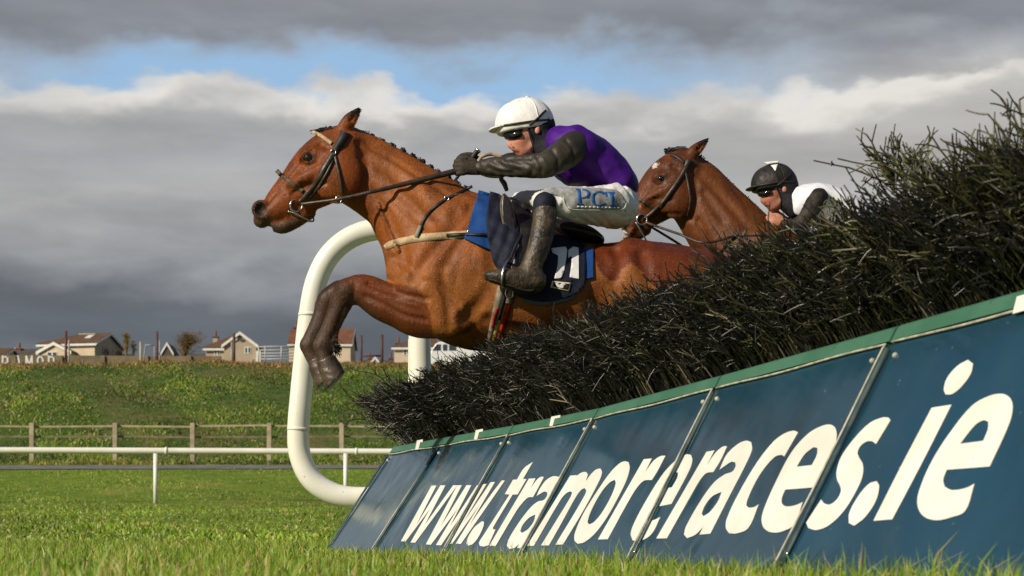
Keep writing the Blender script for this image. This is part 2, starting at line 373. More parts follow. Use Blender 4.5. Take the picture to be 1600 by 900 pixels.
A_ = (600, 700, 4.5); B_ = (780, 670, 4.09); C_ = (980, 620, 3.4618); D_ = (1240, 540, 3.0)
def ww(a0, a1, b0, b1, m0, m1, c0, c1, e0, e1, yt, yb, yb2):
    return [(a0, yt), (a1, yt), (b1 - 6, yb - 40), (m0, yt), (m1, yt), (c1 - 6, yb2 - 40), (e0, yt), (e1, yt), (c1, yb2), (c0, yb2), ((m0 + c0) / 2 + 14, (yt + yb2) / 2), (b1, yb), (b0, yb)]
GL = [(zt([(335, 265), (369, 265), (215, 565), (398, 263), (432, 263), (285, 545), (487, 263), (516, 263), (220, 666), (187, 665), (330, 420), (152, 658), (120, 656)], *A_), None),
      (zt([(516, 263), (548, 262), (395, 560), (581, 262), (615, 262), (460, 560), (655, 262), (687, 262), (402, 685), (366, 683), (520, 425), (330, 681), (295, 678)], *A_), None),
      (zt([(692, 256), (722, 252), (545, 545), (751, 241), (781, 239), (600, 545), (826, 232), (851, 229), (541, 675), (505, 673), (680, 390), (479, 675), (443, 673)], *A_), None),
      (zt([(690, 515), (704, 520), (700, 550), (665, 625), (625, 675), (592, 688), (582, 672), (592, 630), (635, 560)], *A_), None),
      (zt([(1048, 98), (985, 143), (936, 222), (908, 224), (850, 325), (884, 328), (700, 615), (670, 665), (675, 688), (705, 693), (736, 683), (784, 574), (768, 572), (768, 558), (905, 328), (940, 327), (1003, 219), (978, 218)], *A_), None),
      (zt([(1020, 216), (1066, 214), (1030, 288), (1075, 225), (1105, 203), (1125, 205), (1085, 280), (1048, 346), (1015, 348), (975, 385), (930, 445), (785, 690), (742, 687)], *A_), None),
      (zt([(240, 430), (258, 388), (300, 330), (345, 304), (378, 306), (391, 325), (383, 362), (340, 440), (165, 745), (152, 766), (115, 762), (130, 735), (95, 763), (66, 769), (50, 748), (62, 706), (110, 625), (155, 560), (210, 495), (250, 465), (285, 456), (306, 430), (309, 408), (290, 402), (262, 416)], *B_),
       zt([(232, 548), (222, 592), (185, 642), (148, 666), (135, 655), (150, 616), (190, 570)], *B_)),
      (zt([(455, 300), (498, 297), (466, 340), (495, 304), (530, 279), (556, 276), (568, 292), (553, 338), (585, 294), (620, 261), (648, 254), (658, 278), (640, 332), (540, 520), (408, 740), (360, 741), (470, 560), (545, 430), (557, 398), (548, 380), (528, 388), (495, 428), (400, 600), (318, 746), (268, 746), (370, 580), (455, 440), (468, 408), (455, 400), (430, 412), (395, 450), (222, 748), (178, 749)], *B_), None),
      (zt([(770, 222), (803, 208), (828, 214), (835, 250), (815, 325), (765, 430), (690, 565), (610, 672), (545, 725), (503, 735), (482, 712), (487, 660), (540, 540), (640, 380), (715, 275)], *B_),
       zt([(740, 326), (746, 350), (715, 435), (655, 540), (605, 598), (575, 612), (566, 594), (590, 520), (650, 410), (705, 345)], *B_)),
      (zt([(925, 195), (976, 190), (932, 280), (985, 208), (1030, 176), (1063, 172), (1012, 270), (976, 328), (930, 331), (890, 365), (840, 440), (694, 706), (632, 708)], *B_), None),
      (zt([(180, 650), (130, 745), (60, 784), (30, 776), (20, 740), (40, 680), (110, 550), (200, 410), (270, 340), (320, 312), (346, 315), (353, 342), (338, 395), (240, 580), (135, 600), (112, 640), (108, 662), (122, 671), (150, 665)], *C_),
       zt([(193, 498), (243, 490), (272, 438), (276, 410), (260, 408), (235, 430)], *C_)),
      (zt([(430, 298), (473, 290), (428, 376), (480, 302), (520, 269), (541, 268), (505, 345), (466, 408), (430, 413), (395, 450), (345, 535), (215, 766), (158, 767)], *C_), None),
      (zt([(500, 395), (540, 312), (600, 256), (645, 238), (672, 246), (676, 285), (645, 360), (560, 525), (450, 741), (392, 746), (412, 704), (370, 746), (325, 765), (308, 745), (320, 700), (400, 560), (470, 465), (530, 420), (570, 405), (588, 375), (585, 355), (565, 352), (535, 370)], *C_),
       zt([(512, 514), (495, 560), (450, 622), (415, 646), (403, 634), (420, 590), (460, 540)], *C_)),
      (zt([(925, 192), (850, 323), (835, 315), (800, 325), (740, 390), (690, 470), (650, 560), (645, 588), (660, 600), (690, 596), (712, 582), (655, 711), (590, 740), (552, 738), (535, 710), (540, 660), (600, 530), (700, 360), (790, 245), (850, 200), (900, 184)], *C_), None),
      (zt([(950, 570), (905, 690), (850, 725), (790, 735), (745, 715), (728, 670), (740, 610), (800, 470), (890, 300), (980, 200), (1050, 160), (1100, 151), (1128, 172), (1133, 225), (1110, 295), (1020, 490), (855, 503), (838, 545), (838, 575), (855, 592), (890, 592), (925, 582)], *C_),
       zt([(917, 379), (1000, 370), (1028, 312), (1030, 277), (1008, 273), (960, 312)], *C_)),
      (zt([(455, 350), (387, 462), (370, 450), (345, 450), (315, 470), (301, 500), (308, 525), (325, 555), (325, 605), (300, 670), (240, 770), (170, 840), (110, 865), (70, 856), (60, 830), (130, 722), (145, 740), (172, 745), (205, 720), (223, 682), (218, 655), (205, 630), (203, 588), (225, 520), (290, 430), (360, 362), (420, 337), (446, 338)], *D_), None),
      (zt([(390, 636), (402, 660), (385, 730), (335, 805), (285, 845), (260, 832), (262, 785), (305, 705), (355, 648)], *D_), None),
      (zt([(648, 292), (741, 277), (600, 555), (463, 815), (375, 822), (510, 555)], *D_), None),
      (zt([(842, 85), (832, 130), (790, 190), (745, 227), (714, 230), (705, 205), (722, 150), (770, 95), (818, 67)], *D_), None),
      (zt([(848, 648), (805, 775), (740, 805), (670, 819), (610, 800), (582, 750), (590, 680), (650, 540), (740, 400), (840, 280), (920, 236), (980, 227), (1016, 247), (1028, 290), (1012, 365), (920, 567), (718, 583), (702, 630), (710, 662), (740, 677), (780, 675), (820, 664)], *D_),
       zt([(781, 461), (890, 447), (912, 392), (914, 357), (890, 351), (850, 375)], *D_))]

def seam_x(k, y):
    (tx, ty), (bx, by), _ = FB[k]; return tx + (y - ty) * (bx - tx) / (by - ty)
def board_point(k, u, v):
    a = FT[k] * (1 - u) + FT[k + 1] * u; b = FBt[k] * (1 - u) + FBt[k + 1] * u; return a * (1 - v) + b * v
def thick_sheet(tris_pts, nrm, t):
    """flat triangles lifted and given a thickness"""
    bm = bmesh.new(); cache = {}
    for tri in tris_pts:
        vs = []
        for p in tri:
            key = tuple(np.round(p, 5))
            if key not in cache: cache[key] = bm.verts.new(p)
            vs.append(cache[key])
        if len(set(vs)) == 3:
            try: bm.faces.new(vs)
            except ValueError: pass
    r = bmesh.ops.extrude_face_region(bm, geom=list(bm.faces))
    for v in [g for g in r['geom'] if isinstance(g, bmesh.types.BMVert)]: v.co += Vector(nrm) * t
    return bm

def build_fence():
    nb = len(FB) - 1; cut = 0.075
    # letters as triangles in the plane of the picture, cut along the seams between boards
    parts = {k: [] for k in range(nb)}
    for outer, hole in GL:
        loops = [smooth_loop(outer)] + ([smooth_loop(hole)] if hole is not None else [])
        flat = [Vector((p[0], p[1], 0)) for lp in loops for p in lp]
        tris = tessellate_polygon([[Vector((p[0], p[1], 0)) for p in lp] for lp in loops])
        bm = bmesh.new(); vs = [bm.verts.new(p) for p in flat]
        for t in tris:
            try: bm.faces.new([vs[i] for i in t])
            except ValueError: pass
        for k in range(1, nb):
            (tx, ty), (bx, by), _ = FB[k]; n = Vector((by - ty, -(bx - tx), 0)).normalized()
            bmesh.ops.bisect_plane(bm, geom=bm.verts[:] + bm.edges[:] + bm.faces[:], plane_co=(tx, ty, 0), plane_no=n)
        bmesh.ops.triangulate(bm, faces=bm.faces[:])
        for f in bm.faces:
            c = f.calc_center_median(); k = sum(1 for j in range(1, nb) if c.x > seam_x(j, c.y))
            parts[k].append([plane_hit(v.co.x, v.co.y, k, 0.0092) for v in f.verts])
        bm.free()
    for k in range(nb):
        n = board_normal(k); nx, nz = 26, 14; g = 0.010; bm = bmesh.new(); grid = []
        for j in range(nz + 1):
            row = []
            for i in range(nx + 1):
                u = g + (1 - 2 * g) * i / nx; v = cut + (1 - cut) * j / nz
                p = board_point(k, u, v) + n * 0.008
                row.append(bm.verts.new(p))
            grid.append(row)
        for j in range(nz):
            for i in range(nx): bm.faces.new((grid[j][i], grid[j][i + 1], grid[j + 1][i + 1], grid[j + 1][i]))
        r = bmesh.ops.extrude_face_region(bm, geom=list(bm.faces))
        for v in [q for q in r['geom'] if isinstance(q, bmesh.types.BMVert)]: v.co -= Vector(n) * 0.02
        bd = bm_obj('sloping_board', bm, VINYL, fence)
        if parts[k]:
            lt = bm_obj('lettering', thick_sheet(parts[k], n, 0.0008), WHITE, bd)
        # green strip along the top with a rounded lip
        bm = bmesh.new(); pr = []
        for u in (0.006, 0.994):
            a = board_point(k, u, 0.0); b = board_point(k, u, cut); up = (a - b) / np.linalg.norm(a - b); h = np.linalg.norm(a - b)
            pr.append([a + up * 0.004 - n * 0.045, a + up * 0.004 - n * 0.002, a - up * 0.002 + n * 0.011, a - up * 0.010 + n * 0.015, b + up * 0.004 + n * 0.015, b + up * 0.004 - n * 0.012, a - n * 0.045])
        va = [bm.verts.new(p) for p in pr[0]]; vb = [bm.verts.new(p) for p in pr[1]]; L = len(va)
        bm.faces.new(va); bm.faces.new(vb[::-1])
        for i in range(L): bm.faces.new((va[i], vb[i], vb[(i + 1) % L], va[(i + 1) % L]))
        top = bm_obj('green_top_strip', bm, GREEN, bd)
        # cream piping under the strip and down the right-hand seam
        pts = [board_point(k, u, cut + 0.004 + 0.004 * math.sin(u * 9 + k)) + n * 0.014 for u in np.linspace(0.01, 0.985, 24)]
        pts += [board_point(k, 0.985 + 0.003 * math.sin(v * 7 + k), v) + n * 0.015 for v in np.linspace(cut + 0.02, 0.99, 22)]
        tube_obj('piping', pts, 0.0034, PIPING, bd, 6)
        pts = [board_point(k, 0.9955, v) + n * (0.006 + 0.004 * math.sin(v * 11 + k)) for v in np.linspace(cut, 0.99, 20)]
        tube_obj('seam_cord', pts, 0.0045, SEAM, bd, 6)
        # curled clear cover strip beside the seam
        cv = []
        for v in np.linspace(cut + 0.03, 0.98, 20):
            for w_ in (0.0, 0.5, 1.0):
                u = 0.007 + w_ * (0.006 + 0.007 * v); cv.append(board_point(k, u, v) + n * (0.0115 + 0.010 * math.sin(w_ * 3.1) * (1 - 0.5 * v)))
        idx = np.arange(60).reshape(20, 3); q = np.stack([idx[:-1, :-1], idx[:-1, 1:], idx[1:, 1:], idx[1:, :-1]], -1).reshape(-1, 4)
        co = obj('cover_strip', mesh_np('cover_strip', np.array(cv), q), CLEAR, bd)
        so = co.modifiers.new('solid', 'SOLIDIFY'); so.thickness = 0.003
        # domed fixing studs in the upper corners
        for u in (0.045, 0.945):
            bm = bmesh.new()
            r = bmesh.ops.create_icosphere(bm, subdivisions=2, radius=0.008)
            for v in r['verts']: v.co = Vector(board_point(k, u, cut + 0.06)) + v.co * 1.0 + Vector(n) * 0.008
            bm_obj('stud', bm, PIPING, bd, True)
    # white painted marks on the green strip
    for (x0, y0, k, w_) in ((652, 691.5, 0, 9), (744, 675.5, 1, 11), (862, 654.5, 2, 14)):
        quads = []
        sl = -0.19
        a = [(x0, y0 - 3), (x0 + w_, y0 - 3 + sl * w_), (x0 + w_, y0 + 1 + sl * w_), (x0 + 5, y0 + 1 + sl * 5), (x0 + 2, y0 + 11), (x0 - 3, y0 + 11.5)]
        tr = tessellate_polygon([[Vector((p[0], p[1], 0)) for p in a]])
        tp = [[plane_hit(a[i][0], a[i][1], k, 0.0165) for i in t] for t in tr]
        bm_obj('painted_mark', thick_sheet(tp, board_normal(k), 0.002), WHITE, fence)
    a = [(1590, 464), (1640, 450), (1632, 477), (1583, 491)]
    tp = [[plane_hit(a[i][0], a[i][1], 5, 0.0165) for i in t] for t in ((0, 1, 2), (0, 2, 3))]
    bm_obj('painted_mark', thick_sheet(tp, board_normal(5), 0.002), WHITE, fence)
    # timber back boards so the brush is boxed in from behind as well
    bm = bmesh.new()
    for k in range(nb):
        a, b = FT[k] - FN * 0.62, FT[k + 1] - FN * 0.62
        pts = [(a[0], a[1], -0.05), (b[0], b[1], -0.05), (b[0], b[1], a[2] - 0.05), (a[0], a[1], a[2] - 0.05)]
        add_prism(bm, pts, -FN * 0.03)
    bm_obj('back_board', bm, mat('old_timber', (0.12, 0.085, 0.05, 1), (0.07, 0.05, 0.032, 1), 6, 0.8, 0.2), fence)

BIRCH = mat('birch_twig', (0.7, 0.7, 0.7, 1), (1.25, 1.2, 1.1, 1), 9, 0.36, 0.55, attr=True)
def fence_top(s):
    """point on the top edge line, s in 0..nb"""
    i = np.clip(np.floor(s).astype(int), 0, len(FB) - 2); t = (s - i)[:, None]; T = np.array(FT); return T[i] * (1 - t) + T[i + 1] * t
def build_birch():
    seg = np.array([np.linalg.norm(FT[i + 1] - FT[i]) for i in range(len(FB) - 1)]); cum = np.concatenate([[0], np.cumsum(seg)])
    def along(n, front):
        w = np.linspace(0, 1, 400); dens = 1.0 + 0 * w
        u = rng.random(n) * cum[-1] - 0.0
        s = np.interp(u, cum, np.arange(len(cum))); base = fence_top(s); back = (rng.random(n) ** (1.9 if front else 1.0)) * 0.52 + 0.075
        b = base - FN * back[:, None]; return u, b, back
    V_, F_, C_l, off = [], [], [], 0
    def put(Pn, R, c, sides=3):
        nonlocal off
        v, f = tubes(Pn, R, sides); V_.append(v); F_.append(f[0] + off); off += len(v)
        C_l.append(np.repeat(c, Pn.shape[1] * sides, axis=0))
    n = 16000
    u, b, back = along(n, True)
    lump = 0.5 * np.sin(u * 5.1) + 0.35 * np.sin(u * 11.7 + 1) + 0.3 * np.sin(u * 2.3 + 2)
    ztop = 0.838 + 0.018 * lump + rng.normal(0, 0.020, n) - 0.05 * (back / 0.6)
    frontness = np.clip(1 - (back - 0.05) / 0.26, 0, 1)
    edge = rng.random(n) < 0.40
    ztop = np.where((frontness > 0.25) & edge, ztop - rng.random(n) * 0.15 * frontness, ztop)
    b[:, 2] -= 0.10
    hgt = np.maximum(ztop - b[:, 2], 0.12)
    lean = 0.10 + 0.22 * frontness + rng.normal(0, 0.045, n)                # tips fan out towards the landing side
    end = np.clip((0.5 - u) / 0.5, 0, 1)                                       # and out past the far end
    sway = rng.normal(0, 0.06, n) - end * 0.24
    m = 5; t = np.linspace(0, 1, m)[None, :, None]
    side = FN[None, :] * (lean * hgt / 0.45)[:, None] + FD[None, :] * (sway)[:, None]
    Pn = b[:, None, :] + np.array([0, 0, 1.0]) * hgt[:, None, None] * (t * 1.02 - 0.02 * t ** 2) + side[:, None, :] * t ** 1.9
    Pn[:, 1:] += rng.normal(0, 0.010, (n, m - 1, 3)) * np.array([0.4, 0.7, 1.2, 1.5])[None, :, None]
    R = np.linspace(1, 0.55, m)[None] * rng.uniform(0.0024, 0.0040, n)[:, None]
    green = np.clip((u / cum[-1] - 0.25) * 1.5, 0.05, 1) * rng.random(n)
    base_c = np.array([0.0105, 0.0098, 0.0085]) * rng.uniform(0.5, 1.6, (n, 1)); gc = np.array([0.042, 0.044, 0.014]) * rng.uniform(0.5, 1.2, (n, 1))
    c = np.where((rng.random(n) < green * 0.8)[:, None], gc, base_c)
    pale = rng.random(n) < 0.035; c = np.where(pale[:, None], np.array([0.15, 0.135, 0.10]), c)
    put(Pn, R, c)
    # forked tips
    for rep in range(7):
        j = rng.integers(0, n, 14500); st = rng.uniform(0.52, 0.98, len(j)) ** 0.8; q = st * (m - 1); i0 = np.minimum(q.astype(int), m - 2); fr = (q - i0)[:, None]
        p0 = Pn[j, i0] * (1 - fr) + Pn[j, i0 + 1] * fr; dr = Pn[j, i0 + 1] - Pn[j, i0]; dr /= np.linalg.norm(dr, axis=1, keepdims=True)
        dr = dr + rng.normal(0, 0.55, dr.shape) + np.array([0, 0, 0.10]) + FN * 0.20; dr /= np.linalg.norm(dr, axis=1, keepdims=True)
        L = rng.uniform(0.025, 0.066, len(j)); cur = rng.normal(0, 0.62, dr.shape); tt = np.linspace(0, 1, 4)[None, :, None]
        Q = p0[:, None] + dr[:, None] * L[:, None, None] * tt + cur[:, None] * L[:, None, None] * tt ** 2 * 0.5
        put(Q, np.linspace(1, 0.6, 4)[None] * rng.uniform(0.0019, 0.0034, len(j))[:, None], c[j] * rng.uniform(0.8, 1.7, (len(j), 1)))
    # taller loose sprays near the camera end and stragglers along the top
    sp = []
    for px, py, d, k_ in ((1400, 268, 5.1, 16), (1428, 262, 5.0, 18), (1462, 282, 4.87, 10), (1510, 290, 4.7, 14), (1550, 275, 4.55, 14), (1590, 262, 4.42, 18), (1620, 245, 4.35, 18), (1660, 230, 4.25, 18),
                          (1345, 345, 5.3, 7), (1285, 362, 5.55, 3), (900, 515, 7.9, 4), (1050, 460, 6.7, 4), (1180, 410, 6.0, 4), (625, 615, 10.5, 10), (600, 645, 10.6, 9), (590, 660, 10.6, 6)):
        for _ in range(k_): sp.append((P(px + random.gauss(0, 14), py + (26 if px > 1330 else 0) + random.gauss(0, 12), d + random.gauss(0, 0.06)), px))
    for p0, px in sp:
        tall = px > 1330; left = px < 700
        L = random.uniform(0.06, 0.13) if tall else (random.uniform(0.07, 0.13) if left else random.uniform(0.06, 0.11))
        ang = random.gauss(0.25 if tall else 0.15, 0.35) if not left else random.gauss(0.9, 0.35)
        d0 = np.array([-math.sin(ang), random.gauss(0, 0.25), math.cos(ang)]); cu = np.array([random.gauss(-0.25 if tall else 0, 0.35), random.gauss(0, 0.2), random.gauss(-0.12, 0.25)])
        col = np.array([[0.075, 0.075, 0.028]]) * random.uniform(0.5, 1.1) if not left else np.array([[0.03, 0.026, 0.02]])
        tt = np.linspace(0, 1, 7)[:, None]; pl = p0 + d0 * L * tt + cu * L * tt ** 2 + np.cumsum(rng.normal(0, 0.0022, (7, 3)), axis=0)
        put(pl[None], np.linspace(0.0036, 0.0022, 7)[None], col)
        for _ in range(random.randint(3, 6)):
            i = random.randint(2, 6); dd = (pl[i] - pl[i - 1]); dd /= np.linalg.norm(dd); dd = dd + rng.normal(0, 0.55, 3); dd /= np.linalg.norm(dd); l2 = L * random.uniform(0.2, 0.42)
            t2 = np.linspace(0, 1, 5)[:, None]; pp = pl[i] + dd * l2 * t2 + rng.normal(0, 0.3, 3) * l2 * t2 ** 2
            put(pp[None], np.linspace(0.0026, 0.0018, 5)[None], col * random.uniform(0.8, 1.5))
    me = mesh_np('birch_brush', np.concatenate(V_), np.concatenate(F_), np.concatenate(C_l))
    obj('birch_brush', me, BIRCH, fence)
    # added block inside the brush, coloured dark for the shade between twigs
    bm = bmesh.new()
    for k in range(len(FB) - 1):
        a, b2 = FT[k] - FN * 0.10, FT[k + 1] - FN * 0.10
        if k == 0: a = a + (b2 - a) * 0.12
        z0 = 0.40; z1 = 0.76
        add_prism(bm, [(a[0], a[1], z0), (b2[0], b2[1], z0), (b2[0], b2[1], z1), (a[0], a[1], z1)], -FN * 0.44)
    bm_obj('brush_shade_block', bm, mat('brush_shade', (0.010, 0.009, 0.007, 1), (0.022, 0.019, 0.014, 1), 60, 0.9, 0.1, 0.8, 120), fence)
build_fence(); build_birch()
def build_fence_end():
    a = FT[-1]; bm = bmesh.new(); b = FBt[-1]; e = a - FN * 0.66
    add_prism(bm, [(b[0], b[1], -0.08), (a[0], a[1], a[2]), (a[0] - FN[0] * .1, a[1] - FN[1] * .1, 0.74), (e[0], e[1], 0.74), (e[0], e[1], -0.08)], FD * 0.03); bm_obj('end_board', bm, GREEN, fence)
build_fence_end()

# ------------------------------------------------------------------ white rails
PLAST = mat('white_plastic', (0.80, 0.79, 0.70, 1), (0.74, 0.72, 0.61, 1), 3, 0.32, 0.4, 0.03, 9, spots=(48, 0.68, (0.40, 0.35, 0.25, 1)))
def build_loop():
    d = 11.35; r = 17.2 / F * d
    px = [(565, 778), (522, 772), (487, 749), (469, 712), (466, 672), (470, 620), (477, 550), (484, 490), (494, 440), (514, 400), (546, 372), (584, 359), (615, 362), (640, 385), (652, 430), (655, 500), (656, 560), (657, 640), (655, 700), (640, 745), (605, 772)]
    pts = catmull([P(a, b, d) for a, b in px], 6, closed=True)
    v, f = tubes(np.concatenate([pts, pts[:1]])[None], np.full((1, len(pts) + 1), r), 20)
    t = thing('wing_rail', 'white plastic hoop rail standing at the end of the birch fence', 'rail', tuple(P(566, 795, d)))
    obj('hoop', mesh_np('hoop', v, f), PLAST, t)
    a, b = P(484, 489, d), P(484, 494, d)
    tube_obj('collar', [a, b], r * 1.05, PLAST, t, 20)
    for (xa, ya), (xb, yb) in (((466.5, 668), (466.2, 673)), ((614, 361.5), (619, 363))): tube_obj('collar', [P(xa, ya, d), P(xb, yb, d)], r * 1.04, PLAST, t, 20)
    for xx, rr in ((642, 0.016), (668, 0.018)): tube_obj('upright', [P(xx, 530, d + 0.15), P(xx, 862, d + 0.15)], rr, PLAST, t, 12)
    tube_obj('foot', [P(566, 786, d), P(566, 868, d)], 0.03, PLAST, t, 12)
build_loop()
def build_running_rail():
    d = 41.0; t = thing('running_rail', 'white plastic running rail crossing the course in front of the timber fence', 'rail', tuple(P(243, 787, d)))
    pts = [P(x, 703.5 + 2.2 * (x / 600), d + 0.6 * math.sin(x * 0.002)) for x in np.linspace(-260, 1500, 40)]
    tube_obj('top_rail', pts, 0.066, PLAST, t, 14)
    for x in (-54, 243, 540, 837, 1134, 1431):
        yb = 787; z = P(x, 707, d); zb = float(ground_z(z[0], d)) - 0.05
        tube_obj('post', [(z[0], d, z[2] - 0.02), (z[0], d, zb)], 0.045, PLAST, t, 12)
        tube_obj('collar', [P(x + 15, 703.5 + 2.2 * (x / 600), d), P(x + 19, 703.5 + 2.2 * (x / 600), d)], 0.078, PLAST, t, 14)
build_running_rail()
WOOD = mat('grey_timber', (0.42, 0.36, 0.24, 1), (0.30, 0.25, 0.16, 1), 5, 0.8, 0.2, 0.3, 30)
WOODD = mat('dark_timber', (0.14, 0.125, 0.07, 1), (0.22, 0.19, 0.12, 1), 4, 0.8, 0.2)
def build_timber_fence():
    d = 62.0; t = thing('timber_fence', 'weathered post and rail timber fence at the foot of the bank', 'fence', tuple(P(180, 724, d)))
    xs = [50 + 122 * i for i in range(-3, 13)]; xs = [x + random.gauss(0, 3) for x in xs]; xs[3:8] = [50, 180, 301, 421, 534]
    for x in xs:
        z = P(x, 661, d); zb = float(ground_z(z[0], d)) - 0.1; bm = bmesh.new(); add_box(bm, (z[0] - 0.07, d - 0.06, zb), (z[0] + 0.07, d + 0.07, z[2]), 0.012)
        bm_obj('post', bm, WOOD, t)
    for y0 in (665.5, 682.5):
        for a, b in zip(xs[:-1], xs[1:]):
            pa, pb = P(a, y0 + random.gauss(0, 0.7), d + 0.1), P(b, y0 + random.gauss(0, 0.7), d + 0.1); bm = bmesh.new()
            add_prism(bm, [pa + (0, 0, 0.028), pb + (0, 0, 0.028), pb - (0, 0, 0.028), pa - (0, 0, 0.028)], (0, 0.04, 0)); bm_obj('rail', bm, WOODD if y0 > 680 else WOOD, t)
build_timber_fence()
# ------------------------------------------------------------------ sculpting: smooth unions of tapering sweeps, meshed as one skin
# Figures are sculpted in a side-view space: x to the right, y down, w towards +depth, in 1/1600 of the picture width at the figure's distance.
class Sculpt:
    def __init__(self, d, box, vox):
        self.d = d; self.s = F / d; self.box = np.array(box, float); self.vox = vox
        lo, hi = self.box; self.n = np.ceil((hi - lo) / vox).astype(int) + 1
        self.f = np.full(self.n, 60.0, np.float32); self.ax = [lo[i] + vox * np.arange(self.n[i]) for i in range(3)]
    def hp(self, x, y, w):
        """side-view coordinates of something seen at picture position x, y but w off the middle plane"""
        k = (self.d + w / self.s) / self.d; return (800 + (x - 800) * k, HY + (y - HY) * k, w)
    def world(self, p):
        p = np.asarray(p, float); return np.stack([(p[..., 0] - 800) / self.s, self.d + p[..., 2] / self.s, (HY - p[..., 1]) / self.s], -1)
    def _ell(self, f, org, c, ra):
        lo, hi = self.box
        pad = 14.0
        i0 = [max(0, int((c[i] - ra[i] - pad - lo[i]) / self.vox)) for i in range(3)]; i1 = [min(self.n[i], int((c[i] + ra[i] + pad - lo[i]) / self.vox) + 2) for i in range(3)]
        if any(a >= b for a, b in zip(i0, i1)): return
        g = [((self.ax[i][i0[i]:i1[i]] - c[i]) / ra[i]).astype(np.float32) for i in range(3)]
        q = np.sqrt(g[0][:, None, None] ** 2 + g[1][None, :, None] ** 2 + g[2][None, None, :] ** 2)
        # distance estimate: exact-ish near the surface for mildly flattened ellipsoids
        h = [((self.ax[i][i0[i]:i1[i]] - c[i]) / ra[i] ** 2).astype(np.float32) for i in range(3)]
        gr = np.sqrt(h[0][:, None, None] ** 2 + h[1][None, :, None] ** 2 + h[2][None, None, :] ** 2) + 1e-6
        dd = q * (q - 1) / gr
        v = f[i0[0]:i1[0], i0[1]:i1[1], i0[2]:i1[2]]; np.minimum(v, dd, out=v)
    def part(self, st, per=1.0, rot=None):
        """sweep of ellipsoids; st rows: x, y, r, w_radius, w_centre"""
        f = np.full(self.n, 60.0, np.float32); st = np.array(st, float)
        k = (self.d + st[:, 4] / self.s) / self.d; st[:, 0] = 800 + (st[:, 0] - 800) * k; st[:, 1] = HY + (st[:, 1] - HY) * k
        if len(st) == 1: self._ell(f, None, (st[0, 0], st[0, 1], st[0, 4]), (st[0, 2], st[0, 2], st[0, 3])); return f
        p = catmull(st, 24) if len(st) > 2 else np.array([st[0] * (1 - t) + st[1] * t for t in np.linspace(0, 1, 40)])
        acc = 1e9; last = None
        for q in p:
            if last is not None and np.linalg.norm((q - last)[[0, 1, 4]]) + abs(q[2] - last[2]) * 0.7 < 0.10 * max(2.0, min(q[2], q[3])) * per and q is not p[-1]: continue
            last = q; self._ell(f, None, (q[0], q[1], q[4]), (max(q[2], 0.5), max(q[2], 0.5), max(q[3], 0.5)))
        return f
    def ell(self, c, ra, ang=0.0):
        """single ellipsoid turned by ang degrees in the side view"""
        f = np.full(self.n, 60.0, np.float32); lo, hi = self.box; R = max(ra) + 14; c = self.hp(*c)
        i0 = [max(0, int((c[i] - R - lo[i]) / self.vox)) for i in range(3)]; i1 = [min(self.n[i], int((c[i] + R - lo[i]) / self.vox) + 2) for i in range(3)]
        if any(a >= b for a, b in zip(i0, i1)): return f
        X = (self.ax[0][i0[0]:i1[0]] - c[0])[:, None, None]; Y = (self.ax[1][i0[1]:i1[1]] - c[1])[None, :, None]; W = (self.ax[2][i0[2]:i1[2]] - c[2])[None, None, :]
        ca, sa = math.cos(math.radians(ang)), math.sin(math.radians(ang)); a = (X * ca + Y * sa); b = (-X * sa + Y * ca)
        q = np.sqrt((a / ra[0]) ** 2 + (b / ra[1]) ** 2 + (W / ra[2]) ** 2); gr = np.sqrt((a / ra[0] ** 2) ** 2 + (b / ra[1] ** 2) ** 2 + (W / ra[2] ** 2) ** 2) + 1e-6
        f[i0[0]:i1[0], i0[1]:i1[1], i0[2]:i1[2]] = q * (q - 1) / gr; return f
    def add(self, f, k=6.0):
        h = np.clip(k - np.abs(self.f - f), 0, None); self.f = np.minimum(self.f, f) - (h * h * 0.25 / k)
    def cut(self, f, k=3.0):
        g = -f; h = np.clip(k - np.abs(self.f - g), 0, None); self.f = np.maximum(self.f, g) + (h * h * 0.25 / k)
    def skin(self, smooth=1):
        f = self.f
        for _ in range(smooth):
            for ax in range(3):
                a = np.take(f, np.r_[0, 0:f.shape[ax] - 1], axis=ax); b = np.take(f, np.r_[1:f.shape[ax], f.shape[ax] - 1], axis=ax); f = 0.5 * f + 0.25 * (a + b)
        g = vdb.FloatGrid(20.0); g.copyFromArray(np.ascontiguousarray(np.clip(f, -20, 20).astype(np.float32)))
        pts, quads = g.convertToQuads(isovalue=0.0)
        self.v = pts * self.vox + self.box[0]; self.q = quads[:, ::-1].astype(np.int64)
        # keep normals outward (side-view space is left-handed against the world)
        return self.v, self.q
    def mesh(self, name, cols=None):
        me = mesh_np(name, self.world(self.v), self.q, cols)
        bm = bmesh.new(); bm.from_mesh(me); bmesh.ops.recalc_face_normals(bm, faces=bm.faces); bm.to_mesh(me); bm.free(); return me
    def bvh(self):
        self.tree = BVHTree.FromPolygons([Vector(p) for p in self.v.tolist()], self.q.tolist()); return self.tree
    def front(self, x, y, side=-1, default=None):
        """depth of the skin where the picture ray (x, y) first meets it (side -1: near side, +1: far side)"""
        s0 = 400.0 * side
        a = Vector(self.hp(x, y, s0)); b = Vector(self.hp(x, y, -s0)); hit = self.tree.ray_cast(a, (b - a).normalized())
        if hit[0] is None:
            nr = self.tree.find_nearest(Vector(self.hp(x, y, default if default is not None else side * 20)))
            return nr[0].z if default is None else default
        return hit[0].z
